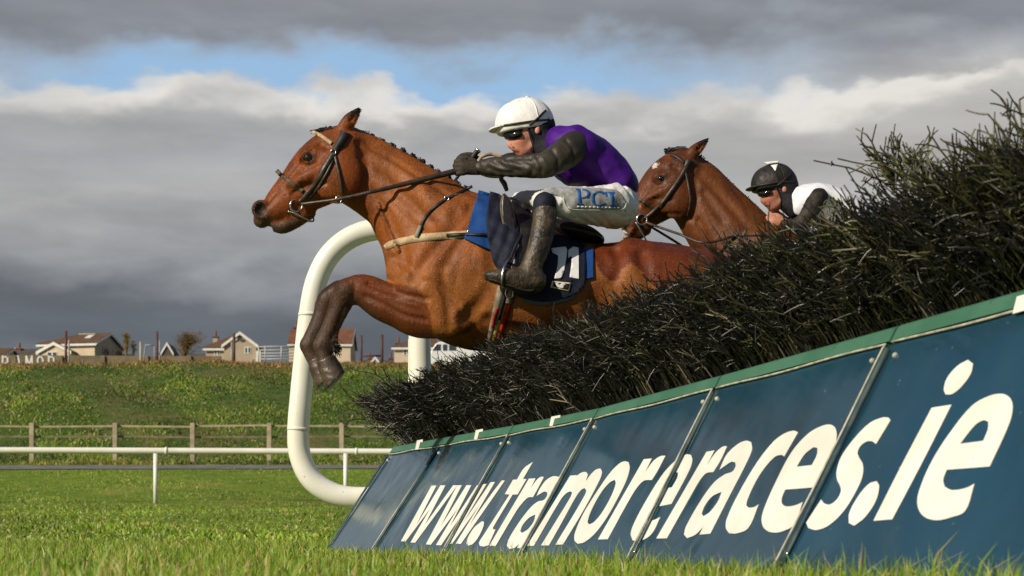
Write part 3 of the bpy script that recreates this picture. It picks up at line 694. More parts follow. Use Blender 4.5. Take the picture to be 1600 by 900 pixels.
    def drape(self, name, poly, m, parent, step=4.0, off=2.0, thick=2.0, side=-1, wrinkle=0.0, n=4, holes=None, cols=None, fn=None):
        """cloth or leather cut to an outline and laid on the skin"""
        lp = smooth_loop(poly, n); loops = [[Vector((p[0], p[1], 0)) for p in lp]]
        bm = bmesh.new(); vs = [bm.verts.new(p) for p in loops[0]]
        for t in tessellate_polygon(loops):
            try: bm.faces.new([vs[i] for i in t])
            except ValueError: pass
        lo = lp.min(0); hi = lp.max(0)
        for axv, a0, a1 in (((1, 0, 0), lo[0], hi[0]), ((0, 1, 0), lo[1], hi[1])):
            for c in np.arange(a0 + step, a1, step):
                co = Vector((c, 0, 0)) if axv[0] else Vector((0, c, 0))
                bmesh.ops.bisect_plane(bm, geom=bm.verts[:] + bm.edges[:] + bm.faces[:], plane_co=co, plane_no=axv)
        bmesh.ops.remove_doubles(bm, verts=bm.verts, dist=0.05)
        for v in bm.verts:
            x, y = v.co.x, v.co.y; w = self.front(x, y, side)
            if wrinkle: w += side * wrinkle * (math.sin(x * 0.33 + y * 0.12) + math.sin(y * 0.21 - x * 0.15 + 1))
            if fn: w = fn(x, y, w)
            v.co = Vector(self.world(self.hp(x, y, w + side * (off + thick / 2))))
        bmesh.ops.triangulate(bm, faces=[f for f in bm.faces if len(f.verts) > 4])
        o = bm_obj(name, bm, m, parent, True)
        so = o.modifiers.new('thickness', 'SOLIDIFY'); so.thickness = thick / self.s; so.offset = 0.0
        return o
    def strap(self, name, path, width, m, parent, off=1.2, thick=1.8, side=-1, n=10, w=None):
        """flat strap following the skin (or given depths w) along a picture path"""
        pt = np.asarray(path, float)[:, :2]; c = catmull(pt, n) if len(pt) > 2 else np.array([pt[0] * (1 - t) + pt[1] * t for t in np.linspace(0, 1, n + 1)])
        wd = np.full(len(c), width) if np.isscalar(width) else np.interp(np.linspace(0, 1, len(c)), np.linspace(0, 1, len(width)), width)
        T = np.gradient(c, axis=0); T /= np.linalg.norm(T, axis=1, keepdims=True) + 1e-9; N = np.stack([-T[:, 1], T[:, 0]], 1)
        ww_ = None if w is None else np.interp(np.linspace(0, 1, len(c)), np.linspace(0, 1, len(w)), w)
        ring = []; fr = []
        for i in range(len(c)):
            l = c[i] + N[i] * wd[i] / 2; r = c[i] - N[i] * wd[i] / 2
            if ww_ is None: a, b = self.front(l[0], l[1], side), self.front(r[0], r[1], side)
            else: a = b = ww_[i]
            fr.append((a, b))
        fr = np.array(fr)
        if ww_ is None and len(fr) > 4:
            for _ in range(2): fr[1:-1] = 0.5 * fr[1:-1] + 0.25 * (fr[:-2] + fr[2:])
        for i in range(len(c)):
            l = c[i] + N[i] * wd[i] / 2; r = c[i] - N[i] * wd[i] / 2; a, b = fr[i]
            ring += [self.hp(l[0], l[1], a + side * (off + thick)), self.hp(r[0], r[1], b + side * (off + thick)), self.hp(r[0], r[1], b + side * (off - 0.6)), self.hp(l[0], l[1], a + side * (off - 0.6))]
        v = self.world(np.array(ring)); k = len(c); idx = np.arange(4 * k).reshape(k, 4); nx = np.roll(idx, -1, 1)
        q = np.stack([idx[:-1], nx[:-1], nx[1:], idx[1:]], -1).reshape(-1, 4); q = np.concatenate([q, idx[:1, ::-1], idx[-1:]])
        me = mesh_np(name, v, q, smooth=False); bm = bmesh.new(); bm.from_mesh(me); bmesh.ops.recalc_face_normals(bm, faces=bm.faces); bm.to_mesh(me); bm.free()
        return obj(name, me, m, parent)
    def pic(self):
        """picture position of every skin vertex, with its depth"""
        k = (self.d + self.v[:, 2] / self.s) / self.d; return 800 + (self.v[:, 0] - 800) / k, HY + (self.v[:, 1] - HY) / k, self.v[:, 2]
    def folds(self, amp, sc, stretch=(1, 1, 1), seed=0.0, ridge=False):
        """soft creases in cloth"""
        X = (self.ax[0] * sc * stretch[0] + seed)[:, None, None]; Y = (self.ax[1] * sc * stretch[1])[None, :, None]; W = (self.ax[2] * sc * stretch[2])[None, None, :]
        a = np.sin(X + 1.7 * np.sin(Y * 0.8 + W)); b = np.sin(Y * 1.3 + 1.4 * np.sin(X * 0.7 - W)); c = np.sin(2.3 * X - 1.9 * Y + 1.3 * W)
        if ridge: a, b, c = (1.0 - 2.2 * np.abs(q) ** 0.8 for q in (a, b, c))
        self.f = (self.f - amp * (a + b + 0.6 * c) / 2.6).astype(np.float32)
    def rod(self, name, pts, r, m, parent, n=6, sides=8):
        """round cord, ring or bar through (x, y, w) picture points; r in the same units"""
        p = np.array([self.hp(*q) for q in pts]); p = catmull(p, n) if len(p) > 2 else p
        rr = r / self.s if np.isscalar(r) else np.interp(np.linspace(0, 1, len(p)), np.linspace(0, 1, len(r)), r) / self.s
        return tube_obj(name, self.world(p), rr, m, parent, sides)
    def chisel(self, grooves, ridges=()):
        """grooves and raised lines that follow the skin, on both sides: (picture path, radius, depth, blend)"""
        self.skin(1); self.bvh()
        for lst, sg in ((grooves, 1), (ridges, -1)):
            for path, r, dep, k in lst:
                for side in (-1, 1):
                    st = []
                    for x, y in catmull(path, 5) if len(path) > 2 else path:
                        st.append((x, y, r, r, self.front(x, y, side) + side * (r - dep) * sg))
                    if sg > 0: self.cut(self.part(st), k)
                    else: self.add(self.part(st), k)
    def plane(self, p, nrm):
        """half space field, negative behind the plane"""
        n = np.array(nrm, float); n /= np.linalg.norm(n)
        return ((self.ax[0][:, None, None] - p[0]) * n[0] + (self.ax[1][None, :, None] - p[1]) * n[1] + (self.ax[2][None, None, :] - p[2]) * n[2]).astype(np.float32)
def inside(poly, x, y):
    r = np.zeros(len(x), bool); n = len(poly)
    for i in range(n):
        (x1, y1), (x2, y2) = poly[i], poly[(i + 1) % n]
        c = ((y1 > y) != (y2 > y)); xi = (x2 - x1) * (y - y1) / ((y2 - y1) if y2 != y1 else 1e-9) + x1; r ^= c & (x < xi)
    return r
def pnoise(x, y, w, s):
    return (np.sin(x * s + 1.3 * np.sin(y * s * 0.7 + w * s)) + np.sin(y * s * 1.3 + 1.7 * np.sin(w * s * 0.9 + x * s * 0.6)) + np.sin((x + y + w) * s * 2.1 + 2.0)) / 3
def bl(c, col, m):
    m = np.clip(m, 0, 1)[:, None]; return c * (1 - m) + np.array(col)[None] * m
def sstep(v, a, b):
    t = np.clip((v - a) / (b - a), 0, 1); return t * t * (3 - 2 * t)
# ------------------------------------------------------------------ materials for horses and riders
def coat_material(name, rough=0.42):
    m = bpy.data.materials.new(name); m.use_nodes = True; t = m.node_tree; k = NT(t); b = t.nodes['Principled BSDF']
    tc = k.n('ShaderNodeTexCoord').outputs['Object']; col = k.n('ShaderNodeVertexColor', layer_name="Col").outputs[0]
    g = k.maprange(k.noise(tc, 9.0, 6, 0.65, 0.5), 0.3, 0.7, 0.80, 1.16); gf = k.maprange(k.noise(tc, 160.0, 4, 0.7), 0.3, 0.7, 0.86, 1.12)
    f = k.math('MULTIPLY', g, gf); mul = k.n('ShaderNodeCombineXYZ', ins={0: f, 1: f, 2: f}).outputs[0]
    col = k.mix(1.0, col, mul, 'MULTIPLY')
    hair = k.maprange(k.noise(k.n('ShaderNodeMapping', ins={0: tc, 2: (0.0, 0.6, 0.0), 3: (5.0, 5.0, 1.0)}).outputs[0], 55.0, 3, 0.7), 0.3, 0.7, 0.74, 1.22); hm_ = k.n('ShaderNodeCombineXYZ', ins={0: hair, 1: hair, 2: hair}).outputs[0]
    col = k.mix(1.0, col, hm_, 'MULTIPLY')
    speck = k.math('MULTIPLY', k.maprange(k.noise(tc, 95.0, 3, 0.6), 0.66, 0.70), k.maprange(k.noise(tc, 5.0, 3), 0.46, 0.58)); col = k.mix(k.math('MULTIPLY', speck, 0.75), col, (0.06, 0.04, 0.025, 1))
    damp = k.maprange(k.noise(k.n('ShaderNodeMapping', ins={0: tc, 3: (1.6, 1.0, 0.7)}).outputs[0], 6.0, 5, 0.6, 0.8), 0.46, 0.66, 1.0, 0.66); dm_ = k.n('ShaderNodeCombineXYZ', ins={0: damp, 1: damp, 2: damp}).outputs[0]
    col = k.mix(1.0, col, dm_, 'MULTIPLY')
    t.links.new(col, b.inputs['Base Color']); b.inputs['Specular IOR Level'].default_value = 0.18
    t.links.new(k.maprange(k.noise(tc, 12.0, 4), 0.3, 0.7, rough - 0.04, rough + 0.18), b.inputs['Roughness'])
    # veins and wet, ruffled hair
    mp = k.n('ShaderNodeMapping', ins={0: tc, 2: (0.3, 0.7, 0.2), 3: (1.6, 1.0, 0.8)}).outputs[0]
    vn = k.n('ShaderNodeTexVoronoi', feature='DISTANCE_TO_EDGE', ins={'Scale': 15.0}); 
    wv = k.n('ShaderNodeVectorMath', operation='ADD', ins={0: mp}); nz = k.n('ShaderNodeTexNoise', ins={'Scale': 7.0, 'Detail': 4.0}); t.links.new(tc, nz.inputs['Vector'])
    sc = k.n('ShaderNodeVectorMath', operation='SCALE', ins={0: nz.outputs[1], 'Scale': 0.22}); t.links.new(sc.outputs[0], wv.inputs[1]); t.links.new(wv.outputs[0], vn.inputs['Vector'])
    vein = k.maprange(vn.outputs[0], 0.0, 0.07, 1, 0); patch = k.maprange(k.noise(tc, 4.0, 3), 0.48, 0.66)
    mp2 = k.n('ShaderNodeMapping', ins={0: tc, 2: (0.0, 0.55, 0.0), 3: (2.2, 1.0, 0.8)}).outputs[0]
    rn = k.n('ShaderNodeTexNoise', noise_type='RIDGED_MULTIFRACTAL', ins={'Scale': 11.0, 'Detail': 3.0, 'Distortion': 0.8}); t.links.new(mp2, rn.inputs['Vector']); RG = rn.outputs[0]
    h = k.math('ADD', k.math('MULTIPLY', k.math('MULTIPLY', vein, patch), 0.10), k.math('ADD', k.math('ADD', k.math('MULTIPLY', k.noise(mp, 20.0, 5, 0.55, 1.6), 0.6), k.math('MULTIPLY', RG, k.math('MULTIPLY', patch, 0.30))), k.math('MULTIPLY', k.noise(mp, 130.0, 5, 0.7), 0.16)))
    bn = k.n('ShaderNodeBump', ins={'Strength': 0.45, 'Distance': 0.012, 'Height': h}); t.links.new(bn.outputs[0], b.inputs['Normal'])
    return m
COAT = coat_material('bay_coat')
MANE = mat('black_mane', (0.012, 0.010, 0.009, 1), (0.03, 0.022, 0.016, 1), 60, 0.5, 0.4)
LEATHER = mat('dark_leather', (0.022, 0.015, 0.011, 1), (0.055, 0.036, 0.022, 1), 30, 0.42, 0.45, 0.2, 90, spots=(70, 0.66, (0.11, 0.08, 0.05, 1)))
TAN = mat('muddy_webbing', (0.52, 0.40, 0.25, 1), (0.36, 0.25, 0.14, 1), 22, 0.7, 0.2, 0.2, 140, spots=(95, 0.64, (0.08, 0.055, 0.035, 1)))
MUDL = mat('muddy_leather', (0.05, 0.033, 0.02, 1), (0.13, 0.09, 0.055, 1), 40, 0.6, 0.3, 0.3, 120, spots=(90, 0.60, (0.28, 0.20, 0.12, 1)))
STEEL = mat('steel', (0.62, 0.62, 0.60, 1), (0.45, 0.44, 0.42, 1), 30, 0.22, 0.5, metal=1.0)
HOOFM = mat('muddy_hoof', (0.040, 0.026, 0.018, 1), (0.085, 0.060, 0.042, 1), 18, 0.35, 0.45, 0.4, 60, spots=(40, 0.64, (0.12, 0.09, 0.06, 1)))
EYE = mat('eye', (0.010, 0.006, 0.004, 1), rough=0.06, spec=0.8)
BLUE = mat('blue_felt', (0.015, 0.065, 0.225, 1), (0.010, 0.045, 0.17, 1), 12, 0.85, 0.15, 0.2, 160)
NAVY = mat('navy_cloth', (0.006, 0.008, 0.018, 1), (0.013, 0.016, 0.032, 1), 14, 0.7, 0.2, 0.2, 60)
BLACK = mat('black_leather', (0.008, 0.007, 0.007, 1), (0.018, 0.016, 0.014, 1), 20, 0.35, 0.45, 0.2, 60)
CLOTHW = mat('white_print', (0.74, 0.73, 0.72, 1), (0.60, 0.60, 0.60, 1), 12, 0.7, 0.2)
YEL = mat('yellow_webbing', (0.62, 0.36, 0.03, 1), (0.40, 0.23, 0.03, 1), 30, 0.7, 0.2)
REDW = mat('red_webbing', (0.42, 0.025, 0.018, 1), (0.28, 0.02, 0.012, 1), 30, 0.7, 0.2)
GREYW = mat('grey_webbing', (0.30, 0.27, 0.21, 1), (0.16, 0.13, 0.09, 1), 26, 0.7, 0.2)
STRAPB = mat('black_strap', (0.010, 0.009, 0.009, 1), (0.025, 0.02, 0.017, 1), 30, 0.5, 0.35, spots=(80, 0.70, (0.10, 0.075, 0.05, 1)))

def build_ear(s, tipx, tipy, bx0, by0, bx1, by1, w):
    mx, my = (bx0 + bx1) / 2, (by0 + by1) / 2; rb = math.hypot(bx1 - bx0, by1 - by0) / 2
    P0 = np.array([mx, my]); T = np.array([tipx, tipy]); L = lambda t: P0 * (1 - t) + T * t
    a = L(0.0); b = L(0.35); c = L(0.7); d = L(1.0); sw = np.array([-1.2, 0])
    f = s.part([(a[0], a[1], rb * 0.82, 8, w), (b[0] + sw[0], b[1], rb * 0.78, 8, w - 1), (c[0], c[1], rb * 0.46, 5.5, w - 1), (d[0] - 0.6, d[1] + 2, 1.7, 2.4, w)]); s.add(f, 3)
    s.cut(s.part([(b[0] + 3, b[1] - 2, rb * 0.35, 5, w - 9), (c[0] + 1, c[1], rb * 0.24, 4, w - 7)]), 2)

HAIRM = mat('short_hair', (0.8, 0.8, 0.8, 1), (1.2, 1.2, 1.2, 1), 6, 0.48, 0.3, attr=True)
def coat_hair(s, c, n, t, length=4.0, width=0.75):
    """the short flat-lying coat itself, hair by hair, coloured like the skin under it"""
    q = s.q; A, B, C = s.v[q[:, 0]], s.v[q[:, 1]], s.v[q[:, 2]]; D = s.v[q[:, 3]] if q.shape[1] > 3 else C
    nr = np.cross(C - A, D - B); ar = np.linalg.norm(nr, axis=1) + 1e-9; nr /= ar[:, None]
    ctr = s.v.mean(0); f = rng.choice(len(q), n, p=ar / ar.sum()); u, w = rng.random((2, n, 1))
    p = (A[f] * (1 - u) + B[f] * u) * (1 - w) + (D[f] * (1 - u) + C[f] * u) * w; N = nr[f]; col = c[q[f, 0]]
    # outward normals: compare with the nearest axis of the solid by stepping into the field
    ij = np.clip(((p + N * 3 - s.box[0]) / s.vox).round().astype(int), 0, np.array(s.n) - 1); out = s.f[ij[:, 0], ij[:, 1], ij[:, 2]] > 0; N = np.where(out[:, None], N, -N)
    sw = pnoise(p[:, 0], p[:, 1], p[:, 2], 0.03); ang = 0.55 + 0.7 * sw + rng.normal(0, 0.22, n)
    d = np.stack([np.cos(ang), np.sin(ang), 0 * ang], 1); d -= N * (d * N).sum(1, keepdims=True); d /= np.linalg.norm(d, axis=1, keepdims=True) + 1e-6
    sd = np.cross(N, d); roll = rng.normal(0, 0.30, (n, 1)); sd = sd * np.cos(roll) + N * np.sin(roll)
    L = (length * rng.uniform(0.6, 1.3, n))[:, None]; W = width * rng.uniform(0.6, 1.3, (n, 1)); b = p - N * 0.3; e = p + d * L + N * (0.07 * L)
    v = np.stack([b - sd * W / 2, b + sd * W / 2, e + sd * W * 0.12, e - sd * W * 0.12], 1).reshape(-1, 3); cc_ = np.repeat(col * rng.uniform(0.80, 1.24, (n, 1)), 4, axis=0)
    i = (np.arange(n) * 4)[:, None] + np.array([[0, 1, 2, 3]]); obj('short_coat', mesh_np('short_coat', s.world(v), i, cc_), HAIRM, t)

def build_lead_horse():
    d = 9.15; s = Sculpt(d, [(382, 158, -132), (1330, 745, 132)], 2.6)
    A = s.add
    # trunk
    A(s.part([(688, 402, 86, 80, 0), (738, 425, 118, 96, 0), (800, 441, 107, 106, 0), (862, 461, 88, 108, 0), (930, 464, 82, 102, 0), (1000, 460, 82, 98, 0), (1060, 466, 81, 98, 0), (1112, 475, 76, 88, 0), (1152, 492, 60, 70, 0)]), 10)
    # withers and back line
    A(s.part([(700, 318, 26, 20, 0), (740, 334, 27, 26, 0), (800, 362, 24, 40, 0), (870, 402, 24, 60, 0)]), 18)
    # neck and head
    A(s.part([(552, 262, 56, 29, 0), (591, 286, 57, 34, 0), (626, 311, 61, 44, 0), (654, 341, 72, 58, 0), (690, 380, 87, 72, 0)]), 10)
    A(s.part([(545, 222, 16, 12, 0), (580, 228, 14, 12, 0), (620, 248, 14, 13, 0), (660, 272, 15, 15, 0), (705, 302, 18, 18, 0)]), 12)
    A(s.part([(412, 331, 16, 20, 0), (427, 329, 21, 21, 0), (447, 316, 31, 24, 0), (473, 294, 39, 29, 0), (500, 272, 49, 37, 0), (520, 257, 52, 42, 0), (536, 240, 44, 38, 0)]), 7)
    A(s.ell((408, 345, 0), (12, 11, 15), 15), 5)                                  # upper lip
    A(s.part([(428, 352, 9, 11, 0), (441, 354, 11, 13, 0), (458, 345, 13, 14, 0), (480, 330, 14, 15, 0)]), 5)  # lower lip, chin, bars of the jaw
    A(s.ell((529, 276, -33), (37, 42, 18), 20), 6); A(s.ell((529, 276, 33), (37, 42, 18), 20), 6)          # jowls
    for sd in (-1, 1):
        A(s.ell((483, 243, sd * 33), (17, 12, 9), -35), 6)                         # brow
        A(s.part([(452, 290, 5, 5, sd * 27), (480, 275, 6, 6, sd * 33), (505, 262, 6, 6, sd * 40)]), 7)     # facial crest
        A(s.ell((408, 327, sd * 15), (15, 15, 9), 10), 3)                          # flare of the nostril
        s.cut(s.ell((407, 327, sd * 23), (11.5, 11, 9), 25), 3)
        s.cut(s.ell((482, 246, sd * 43), (8.5, 6, 6), -20), 3)
        s.cut(s.part([(424, 345, 2.2, 5, sd * 22), (440, 337, 2.4, 5, sd * 22), (455, 329, 2.0, 5, sd * 24)]), 3)     # mouth corner
        s.cut(s.part([(577, 300, 6, 6, sd * 52), (606, 335, 7, 7, sd * 63), (628, 380, 6, 7, sd * 84)]), 9)           # jugular groove
    s.cut(s.ell((421, 359, 0), (4.5, 6, 20), 30), 3)
    build_ear(s, 561.5, 167, 526, 194, 549, 206, -21); build_ear(s, 563, 169, 531, 193, 552, 204, 21)
    for sd in (-1, 1):
        # shoulder, upper arm, ribs, haunch
        A(s.part([(722, 335, 30, 16, sd * 44), (700, 380, 40, 22, sd * 60), (672, 430, 44, 24, sd * 66), (655, 452, 36, 22, sd * 62)]), 12)
        A(s.part([(680, 448, 44, 26, sd * 66), (704, 492, 34, 24, sd * 66)]), 10)
        A(s.part([(630, 400, 26, 26, sd * 34), (628, 430, 24, 26, sd * 36)]), 12)          # breast
        s.cut(s.part([(690, 432, 5, 7, sd * 98), (698, 470, 6, 9, sd * 97), (700, 515, 6, 9, sd * 92)]), 10)
        s.cut(s.part([(738, 440, 12, 9, sd * 108), (742, 490, 16, 12, sd * 106), (738, 525, 12, 10, sd * 92)]), 14)     # behind the elbow
        s.cut(s.part([(712, 330, 7, 7, sd * 76), (680, 372, 8, 8, sd * 96), (640, 425, 6, 7, sd * 94)]), 12)        # in front of the shoulder blade
        A(s.part([(990, 440, 50, 30, sd * 66), (1060, 470, 68, 34, sd * 62), (1110, 500, 60, 34, sd * 58)]), 14)
        A(s.part([(985, 392, 20, 16, sd * 52), (1010, 400, 22, 18, sd * 52)]), 14)           # point of hip
        s.cut(s.part([(945, 470, 26, 12, sd * 112), (962, 500, 26, 12, sd * 108)]), 16)      # flank hollow
        A(s.part([(1060, 500, 68, 34, sd * 50), (1085, 560, 52, 32, sd * 50), (1130, 600, 30, 22, sd * 44), (1175, 628, 20, 16, sd * 40)]), 10)
        A(s.part([(1172, 626, 19, 16, sd * 40), (1205, 655, 15, 13, sd * 40), (1248, 690, 13, 12, sd * 40), (1262, 700, 16, 14, sd * 40)]), 5)
        A(s.part([(1262, 700, 14, 12, sd * 40), (1282, 708, 13, 13, sd * 40), (1302, 722, 18, 18, sd * 40)]), 4)
    HOOF = []
    # forelegs folded under the chest
    for w, dx, dy in ((-46, 0, 0), (30, -12, 3)):
        A(s.part([(686, 482, 46, 30, w * 1.1), (656, 486, 41, 32, w), (627, 481, 32.5, 28, w), (600, 471, 30, 24, w), (576, 457, 26, 20, w), (560, 452 + dy, 22.5, 19, w), (543 + dx, 455 + dy, 19, 18, w)]), 6)
        k = 21 if w > 0 else 0
        A(s.part([(541 - k * .6, 456 + dy, 19, 18, w), (534 - k, 470, 18, 15, w), (523 - k, 497, 14.5, 12, w), (511 - k, 524, 14, 12, w), (503 - k * 1.0, 539, 13.5, 13, w)]), 5)
        A(s.part([(516 - k, 512, 9, 8, w), (519 - k, 530, 9, 8, w), (515 - k, 545, 8, 8, w)]), 4)   # tendons
        A(s.part([(503 - k * 1.0, 540, 13, 12.5, w), (506 - k * .9, 554, 12, 12, w), (510 - k * .7, 566, 13, 13, w)]), 4)
        HOOF.append((k, w))

    s.chisel([([(560, 222), (572, 250), (572, 280), (560, 312)], 6, 4, 4), ([(448, 301), (478, 290), (508, 286)], 4.5, 2.5, 3), ([(438, 292), (462, 264), (486, 234)], 4, 1.5, 4), ([(462, 322), (492, 314), (522, 312)], 4.5, 2.5, 3),
              ([(500, 222), (510, 228)], 7, 3.5, 4), ([(470, 257), (482, 259), (494, 254)], 3, 1.6, 2), ([(420, 320), (432, 306), (448, 292)], 4, 1.8, 3),
              ([(578, 300), (600, 335), (618, 375), (632, 412)], 9, 3, 9), ([(572, 240), (610, 266), (650, 300), (684, 340)], 11, 2.0, 9), ([(566, 222), (610, 246), (660, 277), (704, 306)], 5, 2.2, 5), ([(600, 300), (640, 330), (668, 352)], 8, 1.4, 8),
              ([(738, 322), (702, 362), (668, 402), (644, 436)], 9, 3, 8), ([(742, 338), (716, 378), (692, 416)], 8, 1.8, 8), ([(764, 372), (770, 425), (752, 472), (726, 500)], 12, 4, 10),
              ([(660, 436), (688, 448), (714, 474)], 6, 2.5, 6), ([(612, 402), (640, 417), (656, 442)], 6, 3.5, 5),
              ([(668, 468), (640, 462), (606, 453), (576, 443)], 4.5, 3, 3), ([(664, 500), (630, 492), (596, 474), (571, 463)], 4.5, 3, 3), ([(545, 474), (552, 462), (553, 446)], 3.5, 2, 3), ([(537, 480), (528, 505), (518, 528)], 3.2, 2.2, 2),
              ([(930, 480), (952, 500), (980, 515)], 13, 5, 10), ([(1003, 394), (1008, 420), (1024, 452)], 10, 3, 9), ([(962, 388), (968, 410), (960, 436)], 9, 2, 8), ([(760, 500), (790, 512), (830, 518)], 8, 2.5, 8)],
             [([(472, 266), (466, 284), (452, 302)], 2.6, 1.3, 2), ([(460, 276), (464, 290)], 2.4, 1.1, 2), ([(590, 318), (604, 352), (622, 392)], 2.8, 1.2, 2),
              ([(654, 478), (622, 470), (590, 458)], 2.6, 1.3, 2)])
    v, q = s.skin(0)
    x, y, w = s.pic(); nz = pnoise(x, y, w, 0.09) * 3 + pnoise(x, y, w, 0.35) * 1.6
    c = np.tile(np.array([[0.275, 0.084, 0.017]]), (len(v), 1))
    c = bl(c, (0.21, 0.052, 0.009), sstep(575 - x + (y - 260) * 0.2, -15, 15) * (y < 390))                   # head warmer than the clipped neck
    c = bl(c, (0.28, 0.096, 0.022), sstep(y + nz * 3, 395, 440) * (x > 590))
    c = bl(c, (0.195, 0.053, 0.009), 0.5 * sstep(pnoise(x, y, w, 0.03), 0.0, 0.7))
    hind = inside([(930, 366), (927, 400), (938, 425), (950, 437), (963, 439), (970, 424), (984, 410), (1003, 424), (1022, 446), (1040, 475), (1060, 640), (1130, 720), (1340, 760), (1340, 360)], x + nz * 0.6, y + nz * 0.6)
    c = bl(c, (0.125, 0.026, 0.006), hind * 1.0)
    bx = np.interp(y, [440, 448, 465, 490, 545], [600, 648, 663, 672, 677]); leg = ((x + nz * 0.5 < bx) & ((y > 441) | ((x < 606) & (y > 424))) & (x < 690))
    c = bl(c, (0.14, 0.037, 0.009), leg * 1.0)
    low = leg * sstep(560 - x + (y - 455) * 0.9 + nz, -14, 26)
    c = bl(c, (0.050, 0.024, 0.012), low * 0.93)
    c = bl(c, (0.066, 0.045, 0.028), low * 0.5 * sstep(pnoise(x, y, w, 0.22) + pnoise(x, y, w, 0.6) * 0.6, 0.15, 0.6))     # mud
    c = bl(c, (0.10, 0.075, 0.055), sstep(y - 0.30 * (x - 510), 566, 572) * leg * 0.8)
    c = bl(c, (0.035, 0.022, 0.015), sstep(x + 0.4 * (y - 690), 1165, 1200) * (y > 560))
    muz = sstep(430 - x + (y - 335) * 0.55 + nz * 1.2, 0, 24); c = bl(c, (0.075, 0.046, 0.031), muz * 0.85)
    c = bl(c, (0.030, 0.020, 0.016), sstep(12.5 - np.hypot(x - 406, (y - 326) * 0.85), 0, 5) * (np.abs(w) > 12))
    c = bl(c, (0.06, 0.042, 0.030), sstep(y + 0.28 * (x - 430), 345, 352) * (x < 470) * (y > 335) * 0.8)
    c = bl(c, (0.05, 0.022, 0.012), sstep(14 - np.hypot((x - 482), (y - 246) * 1.4), 0, 6) * (np.abs(w) > 24) * 0.8)
    c = bl(c, (0.02, 0.014, 0.011), sstep(186 - y, -4, 12) * (x > 535))
    c = bl(c, (0.03, 0.018, 0.012), sstep(205 - y, 0, 10) * sstep(527 - x, 0, 10) * 0.8)
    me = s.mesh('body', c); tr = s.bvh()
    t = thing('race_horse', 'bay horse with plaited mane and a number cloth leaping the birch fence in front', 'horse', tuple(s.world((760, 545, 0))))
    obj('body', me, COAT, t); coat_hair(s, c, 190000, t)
    for k, w in HOOF:
        hf_ = Sculpt(d, [(480, 545, w - 34), (560, 625, w + 34)], 1.6)
        hf_.add(hf_.part([(509 - k * .7, 562, 15, 14.5, w), (517 - k * .7, 578, 18, 17, w), (524 - k * .7, 593, 19, 19, w), (530 - k * .7, 604, 19, 19, w)]), 2)
        q0 = hf_.hp(528.5 - k * .7, 592, w); f = hf_.plane(q0, (0.70, 0.71, 0)); hf_.cut(-f, 1.0); hf_.cut(hf_.ell((533 - k * .7, 597, w), (12, 6, 12), -45), 1.0)
        hf_.cut(-hf_.plane(hf_.hp(510 - k * .7, 560, w), (-0.42, -0.91, 0)), 1.0)
        hf_.folds(0.5, 0.28, (0.2, 1.4, 0.2)); hf_.skin(0); obj('hoof', hf_.mesh('hoof'), HOOFM, t)
        hair = []
        for i in range(70):
            a0 = np.array([519 - k * 1.0 + rng.normal(0, 2), 540 + rng.normal(0, 5), w + rng.normal(0, 8)]); e0 = a0 + (rng.normal(9, 3), rng.normal(7, 4), rng.normal(0, 3)); hair.append(s.world(np.array([s.hp(*q_) for q_ in (a0, (a0 + e0) / 2 + (1, -2, 0), e0)])))
        hv, hf = tubes(np.array(hair), np.full((len(hair), 3), 0.7 / s.s), 3); obj('fetlock_hair', mesh_np('fetlock_hair', hv, hf[0]), MANE, t)
    # eyes
    for sd in (-1, 1):
        bm = bmesh.new(); bmesh.ops.create_uvsphere(bm, u_segments=16, v_segments=10, radius=8.2 / s.s)
        e = Vector(s.world(s.hp(482, 246, sd * 35.0)))
        for vv in bm.verts: vv.co = Vector((vv.co.x, vv.co.y * 0.8, vv.co.z * 0.85)) + e
        bm_obj('eye', bm, EYE, t, True)
    # plaited mane: a row of small knots with loose hair between
    V_, F_, o_ = [], [], 0
    crest = catmull([(556, 207), (575, 213), (602, 226), (632, 241), (660, 256), (682, 270), (708, 284), (732, 300)], 30)
    hair = []
    for i in range(420):
        p = crest[rng.integers(0, len(crest))]; w0 = rng.normal(0, 3.5); L = abs(rng.normal(2.0, 2.2)) + 1.5; an = rng.normal(-0.7, 0.8)
        pts = [np.array([p[0], p[1] + 5, w0]) + np.array([math.cos(an) * L * tt, math.sin(an) * (L + 5) * tt, rng.normal(0, 1.5) - tt * 1.5]) for tt in (0, 0.5, 1)]
        hair.append(s.world(np.array(pts)))
    hv, hf = tubes(np.array(hair), np.full((len(hair), 3), 0.9 / s.s), 3); V_.append(hv); F_.append(hf[0]); o_ = len(hv)
    mane = obj('mane', mesh_np('mane', np.concatenate(V_), np.concatenate(F_)), MANE, t)
    for fx in np.linspace(0.02, 0.97, 13):
        p = crest[int(fx * (len(crest) - 1))]; bm = bmesh.new(); bmesh.ops.create_icosphere(bm, subdivisions=3, radius=1.0); r = random.uniform(4.2, 5.4)
        cpt = np.array([p[0] + random.gauss(0, 1), p[1] - 1 - random.random() * 2, random.gauss(-2, 1.5)])
        for vv in bm.verts:
            q_ = np.array(vv.co) * r * (1 + 0.16 * math.sin(vv.co.x * 9 + fx * 40) + 0.12 * math.sin(vv.co.z * 11 + vv.co.y * 7)); q_[1] *= 0.9
            vv.co = Vector(s.world(cpt + np.array([q_[0], q_[1] * 1.15, q_[2]])))
        bm_obj('plait', bm, MANE, mane, True)
    # forelock tied up
    hair = []
    for i in range(150):
        st = np.array([rng.normal(520, 7), rng.normal(203, 2), rng.normal(0, 6)]); en = np.array([rng.normal(500, 6), rng.normal(207.5, 1.5), rng.normal(0, 5)])
        hair.append(s.world(np.stack([st, (st + en) / 2 + (0, -2, 0), en])))
    hv, hf = tubes(np.array(hair), np.full((len(hair), 3), 1.1 / s.s), 3)
